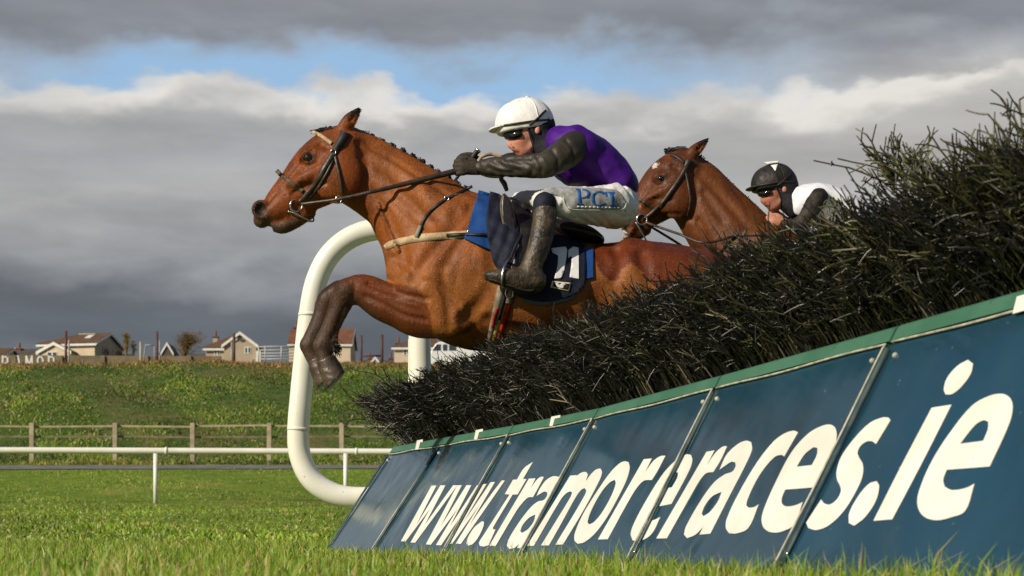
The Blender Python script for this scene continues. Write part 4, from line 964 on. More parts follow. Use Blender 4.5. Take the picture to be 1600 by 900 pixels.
    fo = obj('forelock', mesh_np('forelock', hv, hf[0]), MANE, t)
    # tail streaming out behind
    hair = []
    for i in range(260):
        w0 = rng.normal(0, 8); a = np.array([1195, 462, 0]) + rng.normal(0, 5, 3); e = np.array([1300 + rng.normal(0, 14), 560 + rng.normal(0, 30), w0 * 2])
        hair.append(s.world(np.stack([a, a * 0.6 + e * 0.4 + (10, -18, w0 * .4), e])))
    hv, hf = tubes(np.array(hair), np.full((len(hair), 3), 1.6 / s.s), 3); obj('tail', mesh_np('tail', hv, hf[0]), MANE, t)
    # bridle
    br = thing('bridle', None, None, (0, 0, 0)); br.parent = t; br.location = -t.location
    for sd in (-1, 1):
        s.strap('browband', [(488, 206), (500, 211), (518, 224)], 5.5, TAN, br, side=sd)
        s.strap('headpiece', [(540, 206), (534, 219), (526, 230)], [17, 14, 10], STRAPB, br, side=sd, off=2)
        s.strap('cheekpiece', [(527, 228), (514, 250), (497, 280), (478, 306), (469, 316)], [10, 8, 7.5], LEATHER, br, side=sd, off=1.8)
        s.strap('cheekpiece', [(521, 248), (508, 275), (492, 300), (482, 311)], 4.2, LEATHER, br, side=sd, off=1.2)
        s.strap('throat_lash', [(522, 238), (529, 268), (535, 302)], 4.2, LEATHER, br, side=sd, off=1.5)
        s.strap('noseband', [(436, 271), (446, 279), (458, 288), (473, 299)], 6.5, MUDL, br, side=sd, off=1.2)
        s.rod('buckle', [(521 + 4 * math.cos(a), 237 + 4 * math.sin(a), sd * 47) for a in np.linspace(0, 6.283, 9)], 1.1, STEEL, br)
        wr = s.front(463, 321, sd) + sd * 4
        s.rod('bit_ring', [(463 + 9.5 * math.cos(a), 321 + 9.5 * math.sin(a), wr + 2 * math.cos(a)) for a in np.linspace(0, 6.283, 17)], 1.5, STEEL, br)
        s.rod('bit_bar', [(450, 330, wr * 0.9), (463, 334, wr), (474, 340, wr), (487, 346, wr * 0.8)], 1.4, STEEL, br)
        s.rod('lip_strap', [(474, 338, wr), (487, 337, wr * .8), (490, 345, wr * .6), (482, 346, wr * .6)], 1.2, STRAPB, br)
    s.strap('noseband', [(437, 271), (432, 266)], 6.5, MUDL, br, side=-1)
    # reins: bit to the rider's hands, then the spare loop
    for sd in (-1, 1):
        wq = [sd * 34, sd * 47, sd * 56, sd * 60, sd * 44, sd * 20]
        s.strap('rein', [(470, 319), (500, 315), (528, 311), (580, 300), (658, 281), (722, 265)], [4.5, 4, 4.5, 6, 8.5, 10.5], LEATHER, t, w=wq, thick=1.2, n=8)
        s.rod('rein_ring', [(529 + 4.6 * math.cos(a), 312 + 5.5 * math.sin(a), sd * 49) for a in np.linspace(0, 6.283, 11)], 1.0, STEEL, t)
    s.strap('rein', [(742, 262), (752, 246), (768, 241), (784, 247), (792, 262), (784, 274), (764, 275), (744, 268)], [5, 6, 6, 6, 5], TAN, t, w=[-12, -4, 4, 6, 2, -6, -10, -12], thick=2.2)
    s.rod('rein', [(786, 270, -4), (783, 279, -6), (788, 287, -6), (792, 298, -7)], [4.2, 3.6, 4.2, 3.0], LEATHER, t)
    # neck strap and breast girth
    for sd in (-1, 1):
        bg = s.strap('breast_girth', [(601.8, 387.5), (606, 384), (614, 380.5), (632, 376), (660, 371), (700, 368), (735, 365)], [9, 11, 11.5, 11.5], TAN, t, side=sd, off=0.7, thick=1.0)
        s.strap('girth_strap', [(728, 366), (752, 366), (774, 366), (800, 367)], 4, STRAPB, t, side=sd, off=9)
        s.strap('girth_strap', [(697, 367.5), (715, 366.5), (732, 365.5)], 5, STRAPB, t, side=sd, off=4)
        s.strap('neck_strap', [(655, 368), (660, 348), (672, 330), (688, 317), (700, 309), (722, 299), (738, 291)], 4.6, STRAPB, t, side=sd, off=0.8, thick=1.0)
        s.rod('strap_ring', [(698 + 3.4 * math.cos(a), 310 + 3.4 * math.sin(a), s.front(698, 310, sd) + sd * 4) for a in np.linspace(0, 6.283, 9)], 1.1, STEEL, t)
        s.rod('strap_buckle', [(733 + 3 * math.cos(a), 365.5 + 6 * math.sin(a), s.front(733, 365, sd) + sd * 6) for a in np.linspace(0, 6.283, 9)], 1.0, STEEL, t)
    s.strap('martingale_tag', [(650, 370), (653, 362), (657, 352)], 6, GREYW, t, off=3.5)
    # saddle pads, number cloth
    for sd in (-1, 1):
        s.drape('saddle_pad', [(748, 298), (770, 304), (785, 340), (787, 388), (766, 390), (748, 383), (726, 373), (736, 340)], BLUE, t, off=3, thick=5, side=sd)
        nc = s.drape('number_cloth', [(800, 372), (836, 352), (880, 368), (915, 384), (915, 436), (911, 449), (899, 459), (876, 467), (850, 471), (824, 468), (806, 460), (796, 444)], NAVY, t, off=3.5, thick=3, side=sd, wrinkle=0.3)
        s.drape('pad_edge', [(910, 387), (927, 390), (927, 434), (912, 437)], BLUE, t, off=1.5, thick=3, side=sd)
        s.drape('lining_edge', [(806, 459), (824, 466), (850, 469.5), (880, 465), (900, 457), (897, 466), (880, 472), (850, 476), (822, 472)], mat('grey_lining', (0.10, 0.115, 0.15, 1), (0.07, 0.08, 0.11, 1), 20, 0.8, 0.2), t, off=1.2, thick=2, side=sd)
        s.drape('saddle_flap', [(766, 300), (784, 306), (800, 326), (812, 360), (808, 395), (795, 418), (784, 424), (772, 412), (765, 384), (760, 345)], NAVY, t, off=9, thick=4, side=sd, wrinkle=1.6)
    for sd in (-1, 1): s.drape('saddle_skirt', [(796, 312), (822, 318), (846, 336), (854, 356), (848, 385), (832, 414), (812, 428), (796, 424), (806, 395), (812, 360)], BLACK, t, off=8, thick=4, side=sd, wrinkle=0.6)
    s.drape('cloth_number', [(861, 388), (884, 385.5), (886, 392), (881, 425), (876, 435), (866, 435), (871, 415), (872, 399), (863, 395)], CLOTHW, nc, off=7.5, thick=0.8)
    s.drape('cloth_number', [(888, 391), (895, 386), (904, 387), (904.5, 436), (890, 433), (893, 410), (893, 399), (888, 403)], CLOTHW, nc, off=7.5, thick=0.8)
    s.drape('cloth_badge', [(863, 439), (892, 442), (889, 455), (860, 449)], mat('badge_cream', (0.65, 0.58, 0.34, 1)), nc, off=7.5, thick=0.8, n=1)
    s.drape('cloth_badge', [(865, 441), (890, 443.5), (887.5, 453), (863, 447.5)], mat('badge_black', (0.012, 0.012, 0.012, 1)), nc, off=8.2, thick=0.6, n=1)
    s.drape('cloth_badge', [(867, 443), (873, 441.5), (874, 445), (879, 442), (884, 444), (880, 450), (872, 449)], CLOTHW, nc, off=8.7, thick=0.5)
    sd2 = Sculpt(d, [(770, 285, -80), (960, 420, 80)], 2.2)
    sd2.add(sd2.part([(798, 326, 18, 22, 0), (815, 345, 20, 34, 0), (850, 358, 20, 46, 0), (890, 364, 19, 50, 0), (918, 370, 15, 46, 0), (937, 376, 8, 32, 0)]), 4)
    for k in (-1, 1): sd2.add(sd2.part([(800, 330, 14, 9, k * 24), (815, 358, 22, 10, k * 46), (822, 392, 24, 9, k * 70)]), 8)
    sd2.skin(1); obj('saddle', sd2.mesh('saddle'), BLACK, t)
    for sd in (-1, 1):
        w0 = s.front(790, 340, sd) + sd * 18
        rim = [(787, 303), (796, 313), (802, 335), (805, 358), (803, 380), (794, 368), (786, 345), (783, 320)]
        s.rod('flap_rim', [(a, b, w0 + sd * (b - 306) * 0.12) for a, b in rim + rim[:1]], 1.8, mat('tan_leather', (0.16, 0.10, 0.05, 1), (0.09, 0.06, 0.03, 1), 20, 0.5, 0.3), t)
        s.drape('knee_roll', rim, BLACK, t, off=17.5, thick=3, side=sd, fn=lambda x, y, w, sd=sd, w0=w0: w0 - sd * 18 + sd * (y - 306) * 0.12)
        # girths
        s.strap('girth', [(786, 440), (779, 470), (771, 508), (764, 545)], [13, 12, 11], GREYW, t, side=sd, off=1.2)
        s.strap('girth', [(792, 446), (785, 476), (779, 500)], 6, STRAPB, t, side=sd, off=4.2)
        s.strap('girth', [(799, 440), (795, 462), (793, 474)], 12, GREYW, t, side=sd, off=3.5)
        s.strap('girth', [(797, 468), (788, 500), (779, 530), (772, 550)], 7, REDW, t, side=sd, off=1.2)
        s.strap('girth', [(790, 466), (781, 500), (772, 530), (766, 550)], 7, YEL, t, side=sd, off=1.2)
        s.strap('girth', [(777, 482), (772, 500), (769, 512)], 5, REDW, t, side=sd, off=3.4)
        s.rod('girth_buckle', [(796 + 6 * math.cos(a), 458 + 8 * math.sin(a), s.front(796, 458, sd) + sd * 8) for a in np.linspace(0, 6.283, 9)], 1.1, STEEL, t)
    return s, t
LEAD, LEAD_T = build_lead_horse()
# ------------------------------------------------------------------ riders
def rider_cloth(name, c1, c2, rough=0.7, bump=0.25, spots=None, sheen=0.0, spec=0.25): return mat(name, c1, c2, 16, rough, spec, bump, 70, spots=spots, sheen=sheen)
SKIN = mat('weathered_skin', (0.66, 0.32, 0.225, 1), (0.56, 0.24, 0.16, 1), 22, 0.5, 0.35, 0.1, 120, spots=(115, 0.66, (0.085, 0.035, 0.02, 1)), attr=True)
SKIN2 = mat('clean_skin', (0.50, 0.225, 0.15, 1), (0.42, 0.165, 0.105, 1), 22, 0.5, 0.35, 0.1, 120, attr=True)
SILKW = mat('helmet_silk_white', (0.82, 0.80, 0.78, 1), (0.74, 0.72, 0.70, 1), 9, 0.45, 0.35, 0.15, 40, spots=(85, 0.655, (0.12, 0.09, 0.065, 1)))
SILKB = mat('helmet_silk_black', (0.012, 0.011, 0.010, 1), (0.030, 0.024, 0.018, 1), 12, 0.5, 0.3, 0.5, 30)
LENS = mat('goggle_lens', (0.006, 0.006, 0.007, 1), rough=0.07, spec=0.8)
RUBBER = mat('black_rubber', (0.010, 0.010, 0.010, 1), (0.02, 0.018, 0.016, 1), 30, 0.6, 0.3)
PURPLE = mat('purple_silk', (0.058, 0.006, 0.195, 1), (0.040, 0.004, 0.140, 1), 10, 0.6, 0.2, 0.4, 18)
BLKSILK = mat('muddy_black_sleeve', (0.026, 0.022, 0.016, 1), (0.040, 0.033, 0.022, 1), 5, 0.5, 0.3, 0.25, 30)
BREECH = mat('muddy_white_breeches', (0.74, 0.73, 0.69, 1), (0.62, 0.61, 0.57, 1), 9, 0.6, 0.25, 0.35, 34, spots=(36, 0.67, (0.28, 0.25, 0.19, 1)))
PATCH = mat('grey_mud_patch', (0.33, 0.33, 0.33, 1), (0.24, 0.235, 0.22, 1), 30, 0.7, 0.2, spots=(70, 0.60, (0.46, 0.44, 0.40, 1)))
PRINT = mat('blue_print', (0.016, 0.085, 0.27, 1), (0.03, 0.11, 0.30, 1), 40, 0.6, 0.2)
BOOT = mat('muddy_boot', (0.018, 0.014, 0.011, 1), (0.070, 0.050, 0.026, 1), 12, 0.42, 0.45, 0.6, 60, spots=(34, 0.60, (0.115, 0.083, 0.042, 1)))
GLOVE = mat('muddy_glove', (0.020, 0.016, 0.012, 1), (0.050, 0.038, 0.025, 1), 30, 0.7, 0.25, 0.4, 90)
SCARF = mat('dark_balaclava', (0.012, 0.013, 0.017, 1), (0.03, 0.03, 0.036, 1), 20, 0.8, 0.2, 0.4, 60)

def rider_head(s, m, t, body, skin, silk, white_patch=False):
    """m maps the first rider's picture coordinates (x, y, size) to this rider's; adds the face to body and hangs the headgear on t"""
    def q(x, y, r, w, c): X, Y, k = m(x, y); return (X, Y, r * k, w * k, c * k)
    def e(c, ra): X, Y, k = m(c[0], c[1]); return (X, Y, c[2] * k), tuple(a * k for a in ra)
    k0 = m(800, 200)[2]; B = body
    B.add(B.part([q(826, 196, 34, 29, 0), q(834, 200, 30, 29, 0)]), 4)
    B.add(B.part([q(812, 206, 22, 23, 0), q(815, 222, 20, 21, 0), q(820, 233, 15, 17, 0)]), 4)          # mid face
    B.add(B.part([q(836, 222, 10, 19, 0), q(827, 233, 9.5, 17, 0), q(818, 239.5, 6.5, 10, 0)]), 4)       # jaw and chin
    B.add(B.part([q(801, 212, 4.5, 5, 0), q(798, 221, 4.5, 5, 0), q(797.5, 226.5, 5.2, 6, 0)]), 3)       # nose
    for sd in (-1, 1):
        B.add(B.ell(*e((801.5, 228.5, sd * 4.5), (4, 3, 3))), 1.5)                                     # nostril wings
        B.add(B.ell(*e((812, 221, sd * 14), (9, 6, 6))), 4)                                          # cheeks
        B.cut(B.ell(*e((803, 213, sd * 10), (5, 4, 4))), 3)                                          # eye sockets
        B.add(B.ell(*e((840, 203, sd * 29), (5, 8, 3))), 1.5)                                        # ears
    B.add(B.part([q(806, 235.2, 2.6, 7, 0), q(809, 235.6, 2.4, 7, 0)]), 1.2); B.add(B.part([q(808.5, 239.2, 2.6, 6, 0), q(811.5, 239.6, 2.4, 6, 0)]), 1.2)   # lips
    B.cut(B.part([q(803, 237.3, 0.9, 7, 0), q(811, 237.5, 0.8, 9, 0)]), 0.8)
    # balaclava: head covering with an open face
    g = Sculpt(s.d, s.box, 1.6 * k0)
    g.add(g.part([q(828, 194, 36, 31.5, 0), q(836, 200, 33, 31.5, 0)]), 3); g.add(g.part([q(840, 214, 22, 25, 0), q(850, 226, 24, 28, 0), q(866, 238, 26, 34, 0)]), 6)
    g.add(g.part([q(836, 228, 10, 21, 0), q(834, 236, 9, 18, 0)]), 3)
    X1, Y1, _ = m(830, 225); X0, Y0, _ = m(822, 200)
    g.cut(np.maximum(-1e3, -g.plane((X0 + 3, Y0, 0), (-(Y1 - Y0), -(X0 - X1) * 1.0, 0)) * -1.0).astype(np.float32) if False else -g.plane((X1 - 1, Y1, 0), (0.95, -0.30, 0)) * -1.0, 1.5)
    g.skin(1); obj('balaclava', g.mesh('balaclava'), SCARF, t)
    # skull cap with a silk over it
    h = Sculpt(s.d, s.box, 1.6 * k0)
    h.add(h.part([q(812, 195, 38.5, 33, 0), q(824, 193.5, 41.5, 35, 0), q(829, 195, 36, 34, 0)]), 3)
    X, Y, _ = m(816, 200.5); X, Y, _ = h.hp(X, Y, -32 * k0); h.cut(h.plane((X, Y, 0), (0.115, 0.993, 0)) * -1.0 * -1.0 * -1.0, 3)
    h.folds(0.45 * k0, 0.22 / k0, (1, 0.4, 1)); h.skin(1); h.bvh()
    x, y, w = h.pic(); hm = obj('helmet', h.mesh('helmet'), silk, t)
    pk = Sculpt(s.d, s.box, 1.3 * k0); c, ra = e((789, 200.5, 0), (27, 3.6, 27)); pk.add(pk.ell(c, ra, -9), 1); pk.skin(1); obj('peak', pk.mesh('peak'), silk, hm)
    def mp(pts): return [m(a, b)[:2] for a, b in pts]
    for sd in (-1, 1):
        h.strap('helmet_band', mp([(775.5, 197.5), (790, 195.6), (815, 191.8), (838, 188.6), (860, 186.5)]), 3.4 * k0, STRAPB, hm, side=sd, off=0.6 * k0, thick=1.0 * k0)
        h.strap('helmet_band', mp([(827, 195.5), (838, 187), (848, 177), (853.5, 172)]), 3.4 * k0, STRAPB, hm, side=sd, off=1.0 * k0, thick=1.0 * k0)
        b = [(824, 201, 30), (829, 210, 27), (834, 222, 22), (832, 236, 16)]
        s.rod('chin_strap', [(*m(a, c_)[:2], sd * w_ * k0) for a, c_, w_ in b], 1.5 * k0, STRAPB, hm)
    h.strap('seam', mp([(826, 150.5), (836, 164), (840, 178), (843, 187)]), 1.2 * k0, silk, hm, off=0.3 * k0, thick=0.8 * k0)
    if white_patch:
        for sd in (-1, 1):
            h.drape('silk_panel', mp([(800, 150), (830, 147), (826, 158), (822, 168), (815, 158), (806, 153)]), SILKW, hm, step=3, off=0.5, thick=0.8, side=sd)
    bm = bmesh.new(); X, Y, _ = m(823.5, 153); bmesh.ops.create_uvsphere(bm, u_segments=12, v_segments=8, radius=2.6 * k0 / s.s)
    for v in bm.verts: v.co = Vector((v.co.x, v.co.y, v.co.z * 0.6)) + Vector(s.world((X, Y - 1.5 * k0, 0)))
    bm_obj('top_button', bm, silk, hm, True)
    # goggles: frame, dark lens, strap under the cap
    gg = Sculpt(s.d, s.box, 1.2 * k0)
    gg.add(gg.part([q(796, 209, 10, 19, 0), q(806, 209.5, 10.5, 24, 0), q(816, 207, 8.5, 27, 0)]), 2); gg.cut(gg.ell(*e((801, 224, 0), (7, 8, 6.5))), 2); gg.skin(1); go = obj('goggles', gg.mesh('goggles'), RUBBER, t)
    for sd in (-1, 1):
        ln = Sculpt(s.d, s.box, 1.2 * k0); ln.add(ln.part([q(795.5, 211, 7.2, 8, sd * 11), q(804, 211.5, 7.6, 8, sd * 17.5), q(811, 209.5, 6, 7, sd * 21.5)]), 2); ln.skin(1); obj('lens', ln.mesh('lens'), LENS, go)

def arcband(cx, cy, rx, ry, tx, ty, a0, a1, n=12):
    o = [(cx + rx * math.cos(a), cy + ry * math.sin(a)) for a in np.linspace(a0, a1, n)]; i = [(cx + (rx - tx) * math.cos(a), cy + (ry - ty) * math.sin(a)) for a in np.linspace(a1, a0, n)]; return o + i

def glove_hand(s, x, y, w, sd, k=1.0, far=False):
    """closed fist on the rein: four fingers curled inwards, thumb on top"""
    P_ = lambda dx, dy, dw, r, rw=None: (x + dx * k, y + dy * k, r * k, (rw or r) * k, w - sd * dw * k)
    s.add(s.part([P_(24, 3, 0, 9.5, 7.5), P_(12, 1, 0, 11.5, 7), P_(1, 0, -1, 12, 6.5)]), 3)
    for i, (dy, L) in enumerate(((-9.5, 0.92), (-3.2, 1.05), (3.2, 1.0), (9.0, 0.84))):
        s.add(s.part([P_(-1, dy, -1, 4.3), P_(-11 * L, dy + 0.8, 0, 4.3), P_(-14.5 * L, dy + 1.2, 5, 4.0), P_(-11 * L, dy + 1.2, 11, 3.8), P_(-3, dy + 1, 12, 3.6)]), 1.1)
    s.add(s.part([P_(16, -8, 4, 4.6), P_(6, -14, 6, 4.2), P_(-6, -13.5, 6, 3.9), P_(-11, -11.5, 7, 3.4)]), 1.6)

def build_rider(name_d, m, spec):
    d = spec['d']; k = spec['k']; t = thing('person', spec['label'], 'person', (0, 0, 0), 'riders on the horses')
    s = Sculpt(d, spec['box'], 1.9 * k)
    T, H = spec['torso'], spec['hips']
    grow = lambda st, g, gw=None: [(a, b, r + g, w_ + (g if gw is None else gw), c) for a, b, r, w_, c in st]
    s.add(s.part(grow(T, -4 * k)), 5 * k); s.add(s.part([(T[0][0] - 14 * k, T[0][1] - 8 * k, 15 * k, 17 * k, 0), (T[0][0] + 5 * k, T[0][1], 18 * k, 20 * k, 0)]), 5 * k)
    for key in ('arm_near', 'arm_far', 'leg_near', 'leg_far', 'shin_near', 'shin_far'): s.add(s.part(grow(spec[key], -5.6 * k)), 4 * k)
    for key in ('hand_near', 'hand_far'):
        x, y, w, sd = spec[key]; s.add(s.part([(x + 20 * k, y + 2 * k, 6 * k, 5 * k, w), (x + 2 * k, y, 7 * k, 4 * k, w)]), 2)
        if spec.get('bare'): glove_hand(s, x, y, w, sd, k)
    rider_head(s, m, t, s, spec['skin'], spec['helmet'], spec.get('patch', False))
    s.skin(1); t.location = s.world((H[-1][0], H[-1][1], 0)); bpy.context.view_layer.update()
    for ch in t.children: ch.location = -t.location            # headgear was linked before the root moved
    px_, py_, pw_ = s.pic(); ax, ay, ak = m(0, 0); ux, uy = (px_ - ax) / ak, (py_ - ay) / ak
    c = np.ones((len(px_), 3)); c = bl(c, (0.85, 0.50, 0.48), sstep(4.6 - np.hypot((ux - 806) * 0.55, uy - 237.3), 0, 2.0) * (ux < 816)); c = bl(c, (0.30, 0.18, 0.15), sstep(1.5 - np.abs(uy - 237.4), 0, 0.9) * (ux < 812) * (ux > 796))
    c = bl(c, (0.35, 0.2, 0.16), sstep(2.6 - np.hypot(ux - 802, uy - 230.4), 0, 1.2)); c = bl(c, (1.0, 0.80, 0.74), sstep(9 - np.hypot(ux - 814, uy - 224), 0, 6))
    obj('body', s.mesh('body', c), spec['skin'], t); s.bvh()
    # silks
    v = Sculpt(d, spec['box'], 2.0 * k); v.add(v.part(T), 5 * k); v.add(v.part([(T[0][0] - 12 * k, T[0][1] - 8 * k, 20 * k, 24 * k, 0), (T[0][0] + 6 * k, T[0][1] - 2 * k, 24 * k, 40 * k, 0)]), 9 * k)
    for a in spec['vest_extra']: v.add(v.part([a] if not isinstance(a, list) else a), 14 * k)
    v.folds(1.3 * k, 0.06 / k, (1.0, 0.6, 0.7), 0.5, True); v.folds(0.6 * k, 0.14 / k, (0.6, 1.0, 0.7), 0.9, True); v.skin(1); obj('silk_vest', v.mesh('silk_vest'), spec['vest'], t)
    for key in ('arm_near', 'arm_far'):
        v = Sculpt(d, spec['box'], 1.7 * k); v.add(v.part(spec[key]), 3)
        v.folds(1.1 * k, 0.15 / k, (1.0, 0.7, 1.0), 2.0 if key == 'arm_far' else 0, True); v.folds(0.5 * k, 0.22 / k, (0.6, 1.0, 0.8), 1.0, True)
        if k == 1.0 and key == 'arm_near': v.chisel([(p, 3.6, 2.0, 2.2) for p in ([(838, 244), (847, 260), (843, 276)], [(828, 246), (833, 260), (828, 275)], [(800, 249), (822, 257), (838, 269)], [(772, 252), (790, 262), (812, 268)], [(862, 234), (873, 250), (868, 268)], [(762, 262), (780, 270), (800, 271)], [(884, 218), (896, 232), (896, 250)], [(790, 248), (806, 246), (822, 247)])])
        v.skin(1); obj('sleeve', v.mesh('sleeve'), spec['sleeve'], t)
    br = Sculpt(d, spec['box'], 1.9 * k); br.add(br.part(H), 4)
    for key in ('leg_near', 'leg_far'): br.add(br.part(spec[key]), 7 * k)
    br.folds(1.4 * k, 0.10 / k, (1.5, 0.5, 0.6), 0.0, True); br.folds(0.9 * k, 0.21 / k, (1.4, 0.35, 0.6), 1.0, True)
    K = lambda pts: [(H[-1][0] + (a - 968) * k, H[-1][1] + (b - 320) * k) for a, b in pts]
    br.chisel([(K([(878, 322), (886, 334), (898, 344)]), 3.5 * k, 1.8 * k, 2), (K([(894, 330), (904, 340), (918, 350)]), 3.5 * k, 1.8 * k, 2), (K([(914, 332), (926, 342), (940, 354)]), 3.5 * k, 1.8 * k, 2), (K([(936, 332), (946, 344), (956, 356)]), 3.5 * k, 1.6 * k, 2), (K([(984, 296), (990, 312), (986, 330)]), 4 * k, 1.8 * k, 3), (K([(972, 288), (980, 296)]), 3 * k, 1.4 * k, 2), (K([(858, 312), (870, 306), (884, 304)]), 3 * k, 1.4 * k, 2), (K([(960, 330), (974, 340), (984, 338)]), 3.5 * k, 1.6 * k, 2)])
    br.skin(1); br.bvh(); bo = obj('breeches', br.mesh('breeches'), spec['breeches'], t)
    for key in ('shin_near', 'shin_far'):
        v = Sculpt(d, spec['box'], 1.8 * k); sh = spec[key]; v.add(v.part(sh), 3); f0 = spec['foot_' + key[5:]]; v.add(v.part(f0), 5 * k)
        v.folds(0.6 * k, 0.3 / k, (0.5, 1.2, 0.6)); v.skin(1); b = obj('boot', v.mesh('boot'), BOOT, t)
        so = Sculpt(d, spec['box'], 1.8 * k); so.add(so.part([(a + 2 * k, c + r * 0.86, 3.0 * k, w_ * 0.95, w0) for a, c, r, w_, w0 in f0]), 2); so.skin(1); obj('sole', so.mesh('sole'), RUBBER, b)
        tp = Sculpt(d, spec['box'], 1.8 * k); a = sh[0]; c = sh[1]; tp.add(tp.part([(a[0], a[1] - 7 * k, a[2] + .8 * k, a[3] + .8 * k, a[4]), (a[0] * .7 + c[0] * .3, a[1] * .7 + c[1] * .3 - 6 * k, a[2] + .6 * k, a[3] + .6 * k, a[4])]), 2); tp.skin(1); obj('boot_top', tp.mesh('boot_top'), NAVY, b)
    if not spec.get('bare'):
        for key in ('hand_near', 'hand_far'):
            x, y, w, sd = spec[key]; v = Sculpt(d, [(x - 30 * k, y - 30 * k, w - 30 * k), (x + 45 * k, y + 30 * k, w + 30 * k)], 1.0 * k); glove_hand(v, x, y, w, sd, k); v.skin(1); obj('glove', v.mesh('glove'), GLOVE, t)
    return s, t, br, bo

R1 = dict(d=9.15, k=1.0, box=[(690, 140, -165), (1030, 475, 165)], label='rider in purple silks and a white cap crouching over the leading horse', skin=SKIN, helmet=SILKW, vest=PURPLE, sleeve=BLKSILK, breeches=BREECH,
    torso=[(878, 230, 33, 52, 0), (905, 243, 42, 60, 0), (938, 262, 38, 56, 0), (964, 281, 30, 50, 0), (974, 290, 25, 48, 0)],
    vest_extra=[[(880, 260, 20, 40, 0), (892, 276, 14, 36, 0)], [(900, 215, 20, 20, -42), (915, 232, 24, 22, -48)], [(900, 215, 20, 20, 42), (915, 232, 24, 22, 48)]],
    hips=[(930, 312, 22, 40, 0), (958, 316, 33, 50, 0), (968, 320, 33, 52, 0)],
    arm_near=[(898, 228, 24, 18, -58), (886, 238, 24.5, 19, -68), (864, 252, 22, 17, -80), (845, 259, 20, 17, -82), (815, 260, 17.5, 16, -68), (785, 260, 16.5, 14, -50), (752, 261, 12, 10, -32)],
    arm_far=[(899, 222, 20, 17, 58), (876, 232, 19, 17, 70), (838, 250, 17, 15, 78), (812, 249, 14, 13, 60), (785, 254, 13, 12, 42), (757, 258, 10, 9, 26)],
    hand_near=(726, 261, -26, -1), hand_far=(730, 256, 20, 1),
    leg_near=[(846, 315, 17, 17, -92), (862, 315, 21, 20, -90), (895, 319, 27, 27, -80), (930, 322, 31, 33, -62), (962, 322, 36, 38, -38)],
    leg_far=[(814, 314, 17, 18, 88), (850, 315, 20, 20, 86), (895, 319, 27, 27, 76), (930, 322, 31, 33, 60), (962, 322, 36, 38, 36)],
    shin_near=[(852, 326, 18, 18, -100), (850, 350, 18.5, 18, -108), (842, 385, 17, 16, -118), (832, 412, 16, 15, -122), (827, 430, 18.5, 16, -124)],
    shin_far=[(826, 326, 17.5, 18, 98), (838, 350, 17.5, 18, 108), (838, 385, 15.5, 15, 118), (831, 412, 14.5, 14, 122), (826, 430, 17, 15, 124)],
    foot_near=[(832, 438, 21, 17, -125), (815, 438, 20, 17, -127), (795, 435, 15.5, 17, -129), (776, 432, 11, 16, -130), (763, 431, 7.5, 12, -130)],
    foot_far=[(832, 438, 18.5, 15, 125), (815, 437, 18, 15, 127), (795, 434, 13, 15, 129), (776, 431, 9, 14, 130), (764, 430, 6, 11, 130)])
def dress_lead_rider():
    s, t, br, bo = build_rider('lead', lambda x, y: (x, y, 1.0), R1)
    # printed panel along the thigh
    br.drape('thigh_panel', [(840, 297), (866, 293.5), (905, 293), (950, 295), (968, 300), (978, 316), (972, 327), (930, 328), (890, 325), (880, 310), (862, 303)], PATCH, bo, step=3.5, off=0.5, thick=0.8, n=3)
    br.strap('panel_edge', [(880, 308), (889, 325.5), (930, 328.5), (971, 327.5), (979, 317)], 1.2, CLOTHW, bo, off=0.9, thick=0.8)
    L = [[(899, 294.5), (907, 295.2), (908.8, 317.5), (911.5, 318.2), (911.8, 320.4), (901, 319.4), (900.8, 317.2), (903.6, 316.8), (902.2, 297.4), (899.2, 297)],
         arcband(910, 302.6, 12.5, 7.8, 5.0, 2.6, -1.6, 1.62), arcband(936.5, 310.5, 13.2, 12.2, 5.2, 2.8, 0.65, 5.55, 18), [(944.5, 300), (948.3, 299.5), (948.6, 306.5), (945.5, 306.8)],
         [(949.5, 299.4), (960.2, 300), (960.4, 302.2), (957.9, 302.5), (960.6, 320.3), (963.6, 320.8), (963.9, 323), (952.6, 322.4), (952.4, 320.2), (955.2, 319.8), (952.4, 302), (949.7, 301.6)]]
    for p in L: br.drape('printed_letter', p, PRINT, bo, step=3.5, off=1.6, thick=0.5, n=1)
    for x in np.arange(902, 966, 6.2): br.drape('printed_dash', [(x, 321.8 + (x - 902) * 0.03), (x + 4.2, 322.0 + (x - 902) * 0.03), (x + 4.0, 324.2 + (x - 902) * 0.03), (x - .2, 323.8 + (x - 902) * 0.03)], CLOTHW, bo, step=4, off=1.2, thick=0.6, n=1)
    # stirrups belong to the saddle
    for sd in (-1, 1):
        LEAD.rod('stirrup', [(796, 404, sd * 128), (788, 416, sd * 112), (784, 440, sd * 110), (788, 449, sd * 128), (784, 440, sd * 146), (788, 416, sd * 144), (796, 404, sd * 128)], 2.0, STEEL, LEAD_T)
        LEAD.strap('stirrup_leather', [(822, 355), (808, 380), (797, 406)], 5, BLACK, LEAD_T, w=[sd * 78, sd * 112, sd * 126])
    # whip carried in the far hand
    wt = thing('whip', 'short dark riding whip with a pale cap in the gloved hand of the purple rider', 'whip', tuple(s.world((738, 248, 10))))
    s.rod('handle', [(746, 236, 6), (735, 250, 8), (726, 262, 9)], [4.4, 3.8, 3.4], STRAPB, wt, sides=10)
    s.rod('cap', [(747.6, 233.8, 6), (745.6, 236.6, 6)], 4.9, STEEL, wt, sides=12)
    s.rod('shaft', [(726, 262, 9), (711, 282, 12), (690, 309, 40), (676, 330, 70)], [2.6, 2.2, 1.6, 1.2], STRAPB, wt)
dress_lead_rider()
